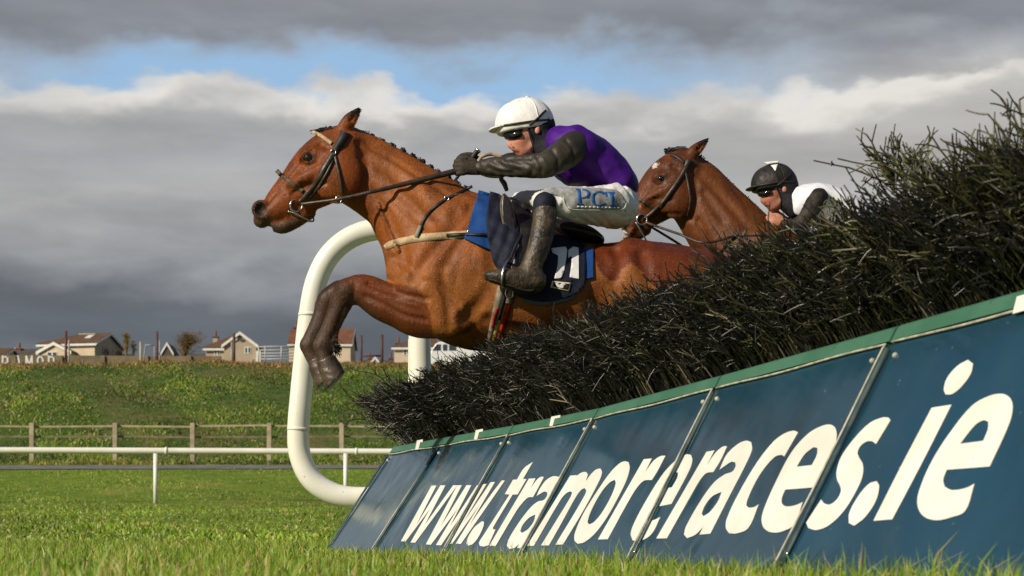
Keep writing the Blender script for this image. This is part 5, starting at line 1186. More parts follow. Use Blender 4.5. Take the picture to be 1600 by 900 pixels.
# ------------------------------------------------------------------ second horse and rider
def build_second_horse():
    d = 11.0; s = Sculpt(d, [(966, 212, -112), (1660, 720, 112)], 2.5); A = s.add
    A(s.part([(1172, 420, 70, 58, 0), (1215, 440, 84, 72, 0), (1270, 452, 86, 82, 0), (1340, 468, 80, 84, 0), (1410, 486, 74, 80, 0), (1460, 508, 62, 68, 0)]), 10)
    A(s.part([(1088, 303, 50, 30, 0), (1106, 326, 53, 34, 0), (1124, 350, 57, 40, 0), (1146, 378, 63, 48, 0), (1172, 416, 70, 58, 0)]), 9)
    A(s.part([(1078, 250, 13, 10, 0), (1100, 266, 13, 10, 0), (1128, 293, 13, 11, 0), (1160, 322, 14, 13, 0), (1200, 366, 18, 18, 0)]), 10)
    A(s.part([(985, 360, 13, 16, 0), (994, 346, 19, 17, 0), (1010, 328, 28, 20, 0), (1028, 309, 37, 26, 0), (1044, 294, 43, 31, 0), (1056, 280, 41, 34, 0), (1066, 266, 32, 30, 0)]), 6)
    A(s.part([(980, 370, 7, 10, 0), (992, 368, 9, 11, 0), (1008, 358, 10, 12, 0)]), 4)
    for sd in (-1, 1):
        A(s.ell((1058, 309, sd * 25), (29, 33, 13), 20), 8); A(s.ell((1031, 277, sd * 27), (13, 9, 8), -45), 5)
        A(s.part([(1006, 318, 4, 4, sd * 22), (1026, 303, 5, 5, sd * 27), (1046, 292, 5, 5, sd * 32)]), 6)
        s.cut(s.ell((1033, 279, sd * 36), (7, 5, 5), -25), 3); A(s.ell((981, 356, sd * 12), (10, 11, 7), 0), 3); s.cut(s.ell((980, 355, sd * 18), (7, 8, 7), 10), 2)
        s.cut(s.part([(1086, 345, 5, 5, sd * 42), (1100, 380, 6, 6, sd * 52)]), 8)
        A(s.part([(1195, 385, 34, 20, sd * 50), (1175, 440, 38, 22, sd * 52), (1160, 475, 34, 20, sd * 50)]), 12)
        A(s.part([(1360, 465, 54, 28, sd * 52), (1430, 500, 58, 30, sd * 50)]), 12)
        A(s.part([(1175, 480, 36, 24, sd * 36), (1130, 500, 28, 22, sd * 36), (1090, 492, 18, 16, sd * 36), (1075, 500, 15, 14, sd * 36), (1070, 535, 11, 9, sd * 36), (1072, 565, 12, 11, sd * 36), (1088, 582, 10, 10, sd * 36), (1100, 600, 15, 15, sd * 36)]), 6)
        A(s.part([(1430, 510, 54, 30, sd * 42), (1470, 560, 36, 24, sd * 42), (1520, 600, 20, 16, sd * 38), (1560, 640, 13, 11, sd * 36), (1600, 668, 14, 13, sd * 36), (1625, 684, 16, 16, sd * 36)]), 8)
    build_ear(s, 1107, 215, 1068, 239, 1089, 250, -17); build_ear(s, 1104, 217, 1068, 238, 1086, 248, 17)
    s.chisel([([(1082, 262), (1088, 290), (1086, 320), (1078, 342)], 5, 3.5, 4), ([(1000, 318), (1024, 311), (1050, 312)], 4, 2.2, 3), ([(1010, 345), (1036, 336), (1062, 336)], 4, 2, 3), ([(1050, 258), (1058, 262)], 5, 3, 4), ([(1024, 288), (1036, 290)], 3, 1.5, 2),
              ([(1090, 345), (1104, 380), (1118, 420)], 6, 4, 5), ([(1094, 272), (1128, 305), (1165, 350)], 7, 2.6, 6), ([(1100, 300), (1130, 345)], 6, 2, 6), ([(1010, 300), (1024, 280), (1038, 262)], 4, 1.4, 4)],
             [([(1018, 290), (1012, 306), (1004, 318)], 2.4, 1.1, 2), ([(1100, 330), (1112, 360), (1124, 392)], 2.4, 1.0, 2)])
    s.skin(0); x, y, w = s.pic(); nz = pnoise(x, y, w, 0.1) * 3 + pnoise(x, y, w, 0.4) * 1.4
    c = np.tile(np.array([[0.120, 0.034, 0.008]]), (len(x), 1))
    c = bl(c, (0.14, 0.044, 0.011), sstep(x - 1075 + nz, 0, 25) * (y < 420)); c = bl(c, (0.06, 0.018, 0.006), sstep(y + nz * 2, 330, 420))  # second blend paints the shade of the lower neck into the coat
    c = bl(c, (0.05, 0.028, 0.018), sstep(1000 - x - (y - 340) * 0.5 + nz, 0, 22) * 0.9 * sstep(y, 325, 345))
    c = bl(c, (0.72, 0.68, 0.62), (np.hypot((x - 1023) * 1.3 + (y - 259) * 0.9, (y - 259) * 0.7 - (x - 1023) * 0.5) < 5.0 + nz * 0.3) * (np.abs(w) < 20) * 1.0)
    c = bl(c, (0.62, 0.56, 0.50), (np.hypot(x - 974, (y - 366) * 1.2) < 7 + nz * 0.4) * 1.0)
    c = bl(c, (0.04, 0.018, 0.010), sstep(11 - np.hypot(x - 1033, (y - 279) * 1.4), 0, 5) * (np.abs(w) > 18) * 0.8)
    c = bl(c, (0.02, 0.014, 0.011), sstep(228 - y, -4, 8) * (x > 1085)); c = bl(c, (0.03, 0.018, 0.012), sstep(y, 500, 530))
    t = thing('race_horse', 'darker bay horse with a small white star, its head rising behind the brush', 'horse', tuple(s.world((1290, 520, 0))))
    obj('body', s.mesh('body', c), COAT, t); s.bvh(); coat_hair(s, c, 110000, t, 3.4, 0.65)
    for sd in (-1, 1):
        bm = bmesh.new(); bmesh.ops.create_uvsphere(bm, u_segments=16, v_segments=10, radius=6.2 / s.s); e = Vector(s.world(s.hp(1033, 279, sd * 29)))
        for vv in bm.verts: vv.co = Vector((vv.co.x, vv.co.y * 0.8, vv.co.z * 0.85)) + e
        bm_obj('eye', bm, EYE, t, True)
    crest = catmull([(1080, 243), (1092, 251), (1116, 273), (1141, 297), (1168, 320), (1203, 358)], 30); hair = []
    for i in range(1500):
        p = crest[rng.integers(0, len(crest))]; L = abs(rng.normal(3.5, 2.5)) + 2; an = rng.normal(-0.7, 0.7)
        hair.append(s.world(np.array([np.array([p[0] + rng.normal(0, 1), p[1] + 4, rng.normal(0, 3)]) + np.array([math.cos(an) * L * tt, math.sin(an) * (L + 3) * tt, -tt * 3]) for tt in (0, .5, 1)])))
    hv, hf = tubes(np.array(hair), np.full((len(hair), 3), 0.9 / s.s), 3); mo = obj('mane', mesh_np('mane', hv, hf[0]), MANE, t)
    for fx in np.linspace(0.05, 0.95, 9):
        p = crest[int(fx * (len(crest) - 1))]; bm = bmesh.new(); bmesh.ops.create_icosphere(bm, subdivisions=2, radius=3.6)
        for vv in bm.verts: q_ = np.array(vv.co) * (1 + 0.2 * math.sin(vv.co.x * 3 + fx * 30)); vv.co = Vector(s.world((p[0] + q_[0], p[1] + 1 + q_[1], -2 + q_[2])))
        bm_obj('plait', bm, MANE, mo, True)
    hair = []
    for i in range(120):
        st = np.array([rng.normal(1064, 7), rng.normal(235, 2), rng.normal(0, 5)]); en = np.array([rng.normal(1044, 3), rng.normal(237, 2), rng.normal(0, 3)]); hair.append(s.world(np.stack([st, (st + en) / 2 + (0, -3, 0), en])))
    hv, hf = tubes(np.array(hair), np.full((len(hair), 3), 1.0 / s.s), 3); obj('forelock', mesh_np('forelock', hv, hf[0]), MANE, t)
    hair = []
    for i in range(160):
        a = np.array([1500, 495, 0]) + rng.normal(0, 4, 3); e = np.array([1600 + rng.normal(0, 12), 580 + rng.normal(0, 25), rng.normal(0, 14)]); hair.append(s.world(np.stack([a, a * .6 + e * .4 + (10, -16, 0), e])))
    hv, hf = tubes(np.array(hair), np.full((len(hair), 3), 1.5 / s.s), 3); obj('tail', mesh_np('tail', hv, hf[0]), MANE, t)
    br = thing('bridle', None, None); br.parent = t; br.location = -t.location
    for sd in (-1, 1):
        s.strap('browband', [(1047, 241), (1058, 245), (1069, 254)], 5, STRAPB, br, side=sd, off=1); s.strap('headpiece', [(1078, 250), (1073, 262)], [12, 9], STRAPB, br, side=sd, off=1.6)
        s.strap('cheekpiece', [(1073, 260), (1060, 282), (1040, 310), (1020, 332), (1008, 342)], 6, LEATHER, br, side=sd, off=1.4); s.strap('cheekpiece', [(1066, 275), (1048, 303), (1030, 326)], 3.4, LEATHER, br, side=sd, off=1)
        s.strap('throat_lash', [(1070, 262), (1076, 290), (1079, 315), (1074, 338)], 3.4, LEATHER, br, side=sd, off=1.2); s.strap('noseband', [(1000, 312), (1010, 318), (1021, 327)], 5, LEATHER, br, side=sd, off=1)
        wr = s.front(1003, 343, sd) + sd * 3
        s.rod('bit_ring', [(1003 + 8 * math.cos(a), 343 + 8 * math.sin(a), wr) for a in np.linspace(0, 6.283, 17)], 1.4, STEEL, br); s.rod('bit_bar', [(994, 348, wr), (1002, 362, wr), (1010, 376, wr * .9)], 1.4, STEEL, br)
        s.strap('rein', [(1008, 347), (1030, 355), (1062, 366), (1100, 379), (1150, 368), (1205, 349)], 4, LEATHER, t, w=[sd * 27, sd * 34, sd * 44, sd * 60, sd * 50, sd * 18], thick=1.6)
        s.strap('rein', [(1008, 349), (1030, 362), (1062, 382), (1090, 402)], 4, LEATHER, t, w=[sd * 24, sd * 20, sd * 12, sd * 4], thick=1.6)
    sd2 = Sculpt(d, [(1190, 330, -70), (1430, 460, 70)], 2.4); sd2.add(sd2.part([(1240, 378, 16, 26, 0), (1270, 388, 16, 38, 0), (1310, 396, 12, 44, 0), (1350, 402, 9, 38, 0)]), 4)
    for k in (-1, 1): sd2.add(sd2.part([(1250, 385, 14, 9, k * 30), (1262, 410, 22, 9, k * 58), (1268, 435, 22, 8, k * 72)]), 8)
    sd2.skin(1); obj('saddle', sd2.mesh('saddle'), BLACK, t)
    for sd in (-1, 1): s.drape('saddle_cloth', [(1225, 390), (1270, 385), (1340, 398), (1345, 450), (1310, 472), (1255, 468), (1228, 440)], NAVY, t, step=8, off=2.5, thick=2.5, side=sd)
    return s, t
SECOND, SECOND_T = build_second_horse()
_m2 = lambda x, y: (1173.4 + 0.79 * (x - 774), 290.6 + 0.79 * (y - 197), 0.79)
R2 = dict(d=11.0, k=0.79, box=[(1150, 235, -125), (1430, 520, 125)], label='rider in white silks with black sleeves and a black cap, half hidden by the brush', skin=SKIN2, helmet=SILKB, patch=True, bare=True,
    vest=mat('white_silk', (0.80, 0.80, 0.82, 1), (0.72, 0.72, 0.75, 1), 10, 0.5, 0.3, 0.3, 26), sleeve=rider_cloth('black_sleeve', (0.012, 0.011, 0.010, 1), (0.04, 0.032, 0.022, 1), 0.6, 0.5), breeches=BREECH,
    torso=[(1252, 316, 24, 38, 0), (1274, 320, 34, 46, 0), (1304, 328, 34, 44, 0), (1336, 346, 32, 42, 0), (1356, 370, 28, 40, 0)],
    vest_extra=[[(1256, 322, 18, 12, -36), (1278, 318, 20, 14, -40)], [(1256, 322, 18, 12, 36), (1278, 318, 20, 14, 40)]],
    hips=[(1345, 378, 18, 34, 0), (1366, 388, 26, 40, 0), (1378, 394, 26, 42, 0)],
    arm_near=[(1280, 308, 15, 11, -52), (1272, 320, 15, 13, -60), (1262, 338, 14, 12, -66), (1252, 350, 14, 12, -60), (1240, 352, 11, 10, -44), (1226, 350, 8, 7, -26)],
    arm_far=[(1281, 306, 16, 12, 48), (1272, 318, 15, 13, 60), (1262, 338, 14, 12, 64), (1252, 350, 14, 12, 58), (1240, 352, 11, 10, 40), (1226, 348, 8, 7, 22)],
    hand_near=(1209, 347, -20, -1), hand_far=(1211, 344, 14, 1),
    leg_near=[(1248, 392, 14, 14, -72), (1275, 390, 18, 18, -68), (1320, 392, 24, 24, -52), (1370, 394, 28, 30, -30)], leg_far=[(1248, 392, 14, 14, 72), (1275, 390, 18, 18, 68), (1320, 392, 24, 24, 52), (1370, 394, 28, 30, 30)],
    shin_near=[(1252, 402, 14, 14, -80), (1252, 425, 13.5, 13, -88), (1246, 450, 12, 12, -94), (1240, 470, 12, 11, -96)], shin_far=[(1252, 402, 14, 14, 80), (1252, 425, 13.5, 13, 88), (1246, 450, 12, 12, 94), (1240, 470, 12, 11, 96)],
    foot_near=[(1242, 482, 14, 12, -97), (1226, 482, 12, 12, -99), (1206, 480, 8, 11, -101), (1192, 478, 5, 9, -101)], foot_far=[(1242, 482, 14, 12, 97), (1226, 482, 12, 12, 99), (1206, 480, 8, 11, 101), (1192, 478, 5, 9, 101)])
build_rider('second', _m2, R2)
# ------------------------------------------------------------------ houses, posts, sign and trees along the crest
TILE = mat('brown_roof_tile', (0.15, 0.085, 0.045, 1), (0.10, 0.062, 0.036, 1), 1.2, 0.8, 0.2, 0.4, 9)
TILEG = mat('grey_roof_tile', (0.105, 0.085, 0.065, 1), (0.075, 0.062, 0.05, 1), 1.2, 0.8, 0.2, 0.4, 9)
CREAM = mat('cream_render', (0.62, 0.50, 0.36, 1), (0.56, 0.45, 0.33, 1), 0.8, 0.85, 0.15)
BEIGE = mat('beige_render', (0.42, 0.34, 0.25, 1), (0.37, 0.30, 0.22, 1), 0.8, 0.85, 0.15)
BRICK = mat('red_brick', (0.25, 0.095, 0.05, 1), (0.18, 0.075, 0.045, 1), 3.0, 0.85, 0.15)
TRIM = mat('white_trim', (0.72, 0.71, 0.66, 1), (0.66, 0.65, 0.60, 1), 2, 0.6, 0.3)
GLASS = mat('window_glass', (0.03, 0.04, 0.05, 1), (0.05, 0.06, 0.07, 1), 2, 0.08, 0.7)
def local_house(label, px, d, yaw, group='houses along the skyline', base_y=580):
    o = P(px, 870, d); z0 = float(gz(d)) - 0.4; t = thing('house', label, 'house', (o[0], d, z0), group)
    c, s_ = math.cos(yaw), math.sin(yaw); U = np.array([c, -s_, 0]); Vv = np.array([s_, c, 0])
    return t, lambda u, v, z: np.array([o[0], d, 0]) + U * u + Vv * v + np.array([0, 0, z])
def box_l(L, u0, u1, v0, v1, z0, z1):
    bm = bmesh.new(); add_prism(bm, [L(u0, v0, z0), L(u1, v0, z0), L(u1, v1, z0), L(u0, v1, z0)], (0, 0, z1 - z0)); return bm
def window(t, L, u0, u1, z0, z1, mull=1, v=0.0):
    w = bm_obj('window', box_l(L, u0, u1, v - 0.06, v + 0.02, z0, z1), TRIM, t)
    n = mull + 1; a = (u1 - u0) / n
    for i in range(n): bm_obj('pane', box_l(L, u0 + a * i + 0.09, u0 + a * (i + 1) - 0.09, v - 0.085, v - 0.055, z0 + 0.1, z1 - 0.1), GLASS, w)
def gable_house(t, L, W, D, zb, ze, zr, wall, tile, hipl=0.0, hipr=0.0, over=0.35):
    """ridge along u"""
    m = D / 2; bm = bmesh.new(); V3 = lambda p: bm.verts.new(p)
    a = [V3(L(0, 0, zb)), V3(L(W, 0, zb)), V3(L(W, D, zb)), V3(L(0, D, zb))]; b = [V3(L(0, 0, ze)), V3(L(W, 0, ze)), V3(L(W, D, ze)), V3(L(0, D, ze))]
    for i in range(4): bm.faces.new((a[i], a[(i + 1) % 4], b[(i + 1) % 4], b[i]))
    if hipr == 0: r = V3(L(W, m, zr - 0.15)); bm.faces.new((b[1], b[2], r))
    if hipl == 0: r = V3(L(0, m, zr - 0.15)); bm.faces.new((b[3], b[0], r))
    bm_obj('wall', bm, wall, t)
    bm = bmesh.new(); k = (zr - ze) / m; zo = ze - over * k
    A = [L(-over, -over, zo), L(W + over, -over, zo), L(W + over, D + over, zo), L(-over, D + over, zo)]; R0, R1 = L(hipl if hipl else -over, m, zr), L(W - hipr if hipr else W + over, m, zr)
    up = np.array((0, 0, 0.14))
    for f in ([A[0], A[1], R1, R0], [A[2], A[3], R0, R1], [A[3], A[0], R0], [A[1], A[2], R1]):
        if len(f) == 3 and ((f[2] is R0 and not hipl) or (f[2] is R1 and not hipr)): continue
        bm.faces.new([bm.verts.new(p + up) for p in f])
    ro = bm_obj('roof', bm, tile, t); so = ro.modifiers.new('t', 'SOLIDIFY'); so.thickness = 0.14; so.offset = 0
    bm_obj('fascia', box_l(L, -over, W + over, -over - 0.04, -over + 0.02, zo - 0.22, zo + 0.05), TRIM, ro)
    if not hipr:
        for sgn in (0, 1):
            bm = bmesh.new(); p0, p1 = L(W + over + 0.03, -over if sgn == 0 else D + over, zo), L(W + over + 0.03, m, zr); add_prism(bm, [p0 + (0, 0, -.12), p1 + (0, 0, -.12), p1 + (0, 0, .14), p0 + (0, 0, .14)], (L(0.06, 0, 0) - L(0, 0, 0))); bm_obj('bargeboard', bm, TRIM, ro)
    return ro
def front_gable(t, L, u0, u1, v0, v1, zb, ze, zr, wall, tile, over=0.3):
    """ridge running back from a gable that faces the course"""
    m = (u0 + u1) / 2; bm = bmesh.new(); add_prism(bm, [L(u0, v0, zb), L(u1, v0, zb), L(u1, v0, ze), L(m, v0, zr), L(u0, v0, ze)], L(0, v1 - v0, 0) - L(0, 0, 0)); bm_obj('wall', bm, wall, t)
    bm = bmesh.new(); k = (zr - ze) / (u1 - m); e0, e1 = L(u0 - over, v0 - over, ze - over * k + .12), L(u1 + over, v0 - over, ze - over * k + .12); ap = L(m, v0 - over, zr + .12); dv = L(0, v1 - v0 + over, 0) - L(0, 0, 0)
    for f in ([e0, ap, ap + dv, e0 + dv], [ap, e1, e1 + dv, ap + dv]): bm.faces.new([bm.verts.new(p) for p in f])
    ro = bm_obj('roof', bm, tile, t); so = ro.modifiers.new('t', 'SOLIDIFY'); so.thickness = 0.12; so.offset = 0
    for a, b in ((e0, ap), (ap, e1)):
        bm = bmesh.new(); f = L(0, -0.06, 0) - L(0, 0, 0); add_prism(bm, [a + (0, 0, -.30), b + (0, 0, -.30), b + (0, 0, .10), a + (0, 0, .10)], f); bm_obj('bargeboard', bm, TRIM, ro)
def chimney(par, L, u, v, z0, z1, w=0.9, m_=None):
    ch = bm_obj('chimney', box_l(L, u - w / 2, u + w / 2, v - 0.4, v + 0.4, z0, z1), m_ or BRICK, par); bm_obj('cap', box_l(L, u - w / 2 - .1, u + w / 2 + .1, v - .5, v + .5, z1, z1 + .15), TILEG, ch)
    bm = bmesh.new(); bmesh.ops.create_cone(bm, segments=10, radius1=0.17, radius2=0.13, depth=0.8, cap_ends=True)
    for q in bm.verts: q.co = q.co + Vector(L(u, v, z1 + 0.55))
    bm_obj('chimney_pot', bm, BRICK, ch)
def build_town():
    d = 259.0; k = F / d; zy = lambda y: (HY - y) / k
    # pale house with a porch
    t, L = local_house('cream house with brown tiled roof and front porch gable, second from the west end', 62, d, 0.21)
    W = 90 / k / math.cos(.21); ro = gable_house(t, L, W, 9.0, zy(582), zy(538), zy(519), CREAM, TILE, hipl=3.6)
    front_gable(t, L, 0.6, 5.0, -1.6, 0.5, zy(582), zy(553), zy(540), CREAM, TILEG, 0.25)
    bm_obj('ridge_vent', box_l(L, 3.6, 6.0, 4.0, 5.0, zy(519), zy(517)), BEIGE, ro)
    bm = bmesh.new(); a = L(5.4, 2.0, zy(529.5) + .16); ex = L(.8, 0, 0) - L(0, 0, 0); ey = L(0, 1.3, 1.3 * (zy(519) - zy(538)) / 4.5) - L(0, 0, 0); add_prism(bm, [a, a + ex, a + ex + ey, a + ey], (0, 0, .12)); bm_obj('skylight', bm, TRIM, ro)
    window(t, L, 1.8, 3.2, zy(560), zy(552), 1, -1.6)
    for v in (2.4, 5.8): bm_obj('window', box_l(L, W - .02, W + .06, v, v + .9, zy(550), zy(541)), GLASS, t)
    # grey roofed bungalows at the far left
    t, L = local_house('low bungalow with grey roof and end parapets beside the cream porch house', 8, d + 8, 0.08)
    ro = gable_house(t, L, 4.3, 8, zy(582), zy(552), zy(533), CREAM, TILEG); chimney(ro, L, 0.8, 3.5, zy(538), zy(532), .6)
    for u in (0.0, 4.3):
        for sg in (0, 1):
            bm = bmesh.new(); p0, p1 = L(u - .12, -.3 if sg == 0 else 8.3, zy(552)), L(u - .12, 4, zy(532)); add_prism(bm, [p0, p1, p1 + (0, 0, .35), p0 + (0, 0, .35)], L(.3, 0, 0) - L(0, 0, 0)); bm_obj('parapet', bm, BEIGE, ro)
    front_gable(t, L, 1.6, 3.0, -1, 0.4, zy(582), zy(553.5), zy(550), CREAM, TILEG, .15)
    t, L = local_house('grey roofed bungalow with a plain hipped end, next to the end parapets', 58, d + 14, 0.08)
    gable_house(t, L, 4.5, 8, zy(582), zy(553), zy(537), CREAM, TILEG, hipr=2.5)
    t, L = local_house('low house at the edge of the village with a brown slope showing', -30, d + 2, 0.05); gable_house(t, L, 2.9, 8, zy(582), zy(553), zy(539), CREAM, TILE)
    # beige house with front gable
    t, L = local_house('beige house with a white edged front gable, a satellite dish and a tall chimney', 321.5, d, 0.0)
    X = lambda px: (px - 321.5) / k
    ro = gable_house(t, L, X(392), 8.5, zy(582), zy(543.5), zy(522), BEIGE, TILE, hipl=2.6, hipr=2.0); front_gable(t, L, X(352), X(402), -1.2, 5.0, zy(582), zy(541), zy(522.5), BEIGE, TILE)
    window(t, L, X(335), X(343.5), zy(555.5), zy(546)); window(t, L, X(384), X(394), zy(554), zy(543.5), 1, -1.2)
    chimney(ro, L, X(329), 4.5, zy(540), zy(522), .62, BEIGE)
    bm = bmesh.new(); bmesh.ops.create_cone(bm, segments=16, radius1=.22, radius2=.30, depth=.12, cap_ends=True)
    for q in bm.verts: q.co = Vector((q.co.x, q.co.z, q.co.y)) + Vector(L(X(370.5), -1.36, zy(531)))
    bm_obj('satellite_dish', bm, TRIM, t)
    bm = bmesh.new(); bmesh.ops.create_uvsphere(bm, u_segments=14, v_segments=8, radius=1)
    for q in bm.verts: q.co = Vector((q.co.x * .36, q.co.y * .05, q.co.z * .22)) + Vector(L(X(381), -1.24, zy(533.5)))
    bm_obj('vent', bm, TILEG, t)
    # brick end houses seen past the hoop and the horse's legs
    t, L = local_house('house with a red brown roof and brick chimney seen behind the white hoop', 451.5, d - 6, 0.0); ro = gable_house(t, L, 94 / k, 8, zy(582), zy(545), zy(519), CREAM, mat('red_roof_tile', (0.20, 0.085, 0.045, 1), (0.14, 0.065, 0.038, 1), 1.2, 0.8, 0.2, 0.4, 9), over=.2)
    chimney(ro, L, .5, 4, zy(522), zy(516), .6); window(t, L, 0.6, 1.6, zy(560), zy(550))
    t, L = local_house('low white gabled cottages with small chimneys between the two dark posts', 568, d + 12, 0.0); ro = gable_house(t, L, 3.9, 7, zy(582), zy(555), zy(547), CREAM, TILEG)
    front_gable(t, L, 1.0, 2.3, -1, 3, zy(582), zy(556), zy(546), CREAM, TILEG, .12); chimney(ro, L, .6, 3.5, zy(550), zy(543), .4); chimney(ro, L, 3.5, 3.5, zy(550), zy(543), .4)
    t, L = local_house('white walled house with a brown roof sloping up beside the parked van', 616, d - 4, 0.0); ro = gable_house(t, L, 60 / k, 8, zy(582), zy(547.5), zy(531), CREAM, TILE, hipl=2.6); chimney(ro, L, .3, 4, zy(548), zy(538), .5); window(t, L, 1.2, 2.0, zy(560), zy(551))
    t, L = local_house('small outbuilding with a white edged gable beside the bare tree', 252, d - 3, 0.0); front_gable(t, L, 0, 1.5, 0, 5, zy(582), zy(556), zy(541), TILEG, TILEG, .1)
    t, L = local_house('long low roof between the bare tree and the beige gabled house', 284, d + 5, 0.0); gable_house(t, L, 3.0, 6, zy(582), zy(560), zy(545), BEIGE, TILEG, hipl=1.0)
    t, L = local_house('dark slate shed roof behind the pale slender tree', 172, d + 6, 0.0); gable_house(t, L, 2.0, 6, zy(582), zy(556), zy(544.5), TILEG, TILEG)
    t, L = local_house('dark low roof behind the goal shaped frame', 226, d + 6, 0.0); gable_house(t, L, 2.3, 6, zy(582), zy(558), zy(549), TILEG, TILEG)
    # oil tank box
    o = P(404.5, 549, d - 2); bm = bmesh.new(); add_box(bm, (o[0] - .3, d - 2.4, zy(582)), (o[0] + .3, d - 1.6, o[2]), .05); b = bm_obj('utility_box', bm, TRIM); tag(b, 'small white cabinet standing beside the beige gabled house', 'cabinet')
build_town()
def build_crest():
    RUST = mat('rust_red_pole', (0.115, 0.045, 0.032, 1), (0.07, 0.032, 0.025, 1), 3, 0.6, 0.3); PALE = mat('pale_pole', (0.42, 0.38, 0.27, 1), (0.34, 0.30, 0.21, 1), 3, 0.8, 0.2); GREY = mat('grey_steel_pole', (0.33, 0.32, 0.30, 1), (0.25, 0.24, 0.22, 1), 3, 0.5, 0.4)
    def pole(px, y0, d, wpx, m_, label, name='post', cat='post', group=None):
        a = P(px, y0, d); r = wpx / F * d / 2; zb = float(ground_z(a[0], d)) - .2
        v, f = tubes(np.array([[(a[0], d, zb), (a[0], d, a[2])]]), np.full((1, 2), r), 10, True); o = mesh_np(name, v, f); ob = obj(name, o, m_); tag(ob, label, cat, group); return ob
    pole(103, 517, 88, 4.2, RUST, 'tallest rust red post at the western end of the bank crest', group='posts on the bank'); pole(107.7, 531, 88.4, 2.8, GREY, 'short pale grey post close beside the tallest rust red one', group='posts on the bank')
    pole(219.8, 534.5, 88, 3.6, PALE, 'thick pale timber post beside the goal shaped frame', group='posts on the bank')
    pole(245.5, 518, 88, 3.4, RUST, 'rust red post with a shorter post tight beside it, near the bare tree', group='posts on the bank'); pole(249.6, 532, 88.4, 2.2, GREY, 'thin grey post leaning on nothing just behind a rust red post near the bare tree', group='posts on the bank')
    pole(365.6, 521, 88, 4.4, RUST, 'stout rust red post in front of the beige gabled house', group='posts on the bank'); pole(362.0, 534, 88.5, 2.4, GREY, 'slim pale post touching the stout rust red one before the gable', group='posts on the bank')
    pole(564.6, 524, 88, 3.6, RUST, 'rust red post under the horse, the slimmer of two joined by a low bar', group='posts on the bank'); pole(597, 523, 88, 4.2, RUST, 'rust red post under the horse, the thicker of two joined by a low bar', group='posts on the bank')
    for px, lb in ((130, 'dark stub of a post in the dry grass below the cream porch house'), (395.5, 'dark stub of a post in front of the metal gate')): pole(px, 561.5, 87.5, 3.2, WOODD, lb, group='stub posts on the bank')
    # low bar joining two posts
    a, b = P(564.6, 556, 88), P(597, 556, 88); ob = obj('crossbar', mesh_np('crossbar', *tubes(np.array([[a, b]]), np.full((1, 2), .045), 8, True)), RUST); tag(ob, 'low dark bar joining two rust red posts beneath the horse', 'bar')
    # goal shaped frame
    t = thing('steel_frame', 'thin grey steel frame like a small goal on the bank crest', 'frame', tuple(P(233, 566, 88)))
    for x0, y0, x1, y1 in ((224.5, 569, 227, 539), (227, 539, 241, 539.8), (241, 539.8, 242, 569)): tube_obj('bar', [P(x0, y0, 88), P(x1, y1, 88)], .03, GREY, t, 8)
    # field gate
    t = thing('field_gate', 'galvanised steel field gate of horizontal bars on the crest', 'gate', tuple(P(435, 566, 95)))
    GALV = mat('galvanised', (0.50, 0.49, 0.45, 1), (0.40, 0.39, 0.36, 1), 3, 0.45, 0.4)
    for y in (541, 547, 552, 556.5, 561): tube_obj('bar', [P(404, y + (0.8 if y < 545 else 0), 95), P(470, y - .6, 95)], .022, GALV, t, 8)
    for x in (404, 414.2, 439.6, 469): tube_obj('upright', [P(x, 540.5, 95), P(x, 567, 95)], .03, GALV, t, 8)
    # boundary wall with the course name in white capitals
    d = 122.0; k = F / d; w = thing('lettered_wall', 'low tan boundary wall with large white capitals, behind the bank crest', 'wall', tuple(P(100, 566, d)))
    WALL = mat('tan_wall', (0.21, 0.165, 0.10, 1), (0.15, 0.12, 0.075, 1), 1.5, 0.9, 0.1, 0.3, 12)
    a, b = P(-90, 554.5, d), P(345, 556.5, d); bm = bmesh.new(); add_prism(bm, [(a[0], d, 10.4), (b[0], d, 10.4), tuple(b), tuple(a)], (0, .25, 0)); bm_obj('wall', bm, WALL, w)
    for px in (22, 95, 161, 229, 296): bm = bmesh.new(); q = P(px, 555.8, d); add_box(bm, (q[0] - .12, d - .12, 10.4), (q[0] + .12, d - .005, q[2])); bm_obj('pier', bm, WOODD, w)
    LET = {'T': [((0, 1), (1, 1), .22), ((.5, .9), (.5, 0), .26)], 'R': [((.12, 1), (.12, 0), .24), ((.1, .9), (.72, .9), .2), ((.1, .48), (.72, .48), .2), ((.82, .86), (.82, .52), .24), ((.45, .45), (.9, 0), .24)],
           'A': [((.5, 1), (.08, 0), .24), ((.5, 1), (.92, 0), .24), ((.25, .32), (.75, .32), .18)], 'M': [((.1, 1), (.1, 0), .22), ((.9, 1), (.9, 0), .22), ((.1, 1), (.5, .35), .2), ((.9, 1), (.5, .35), .2)],
           'O': [((.12, .75), (.12, .25), .24), ((.88, .75), (.88, .25), .24), ((.12, .75), (.35, .92), .22), ((.88, .75), (.65, .92), .22), ((.3, .91), (.7, .91), .2), ((.12, .25), (.35, .08), .22), ((.88, .25), (.65, .08), .22), ((.3, .09), (.7, .09), .2)],
           'E': [((.12, 1), (.12, 0), .24), ((.1, .9), (.85, .9), .2), ((.1, .5), (.75, .5), .18), ((.1, .1), (.85, .1), .2)]}
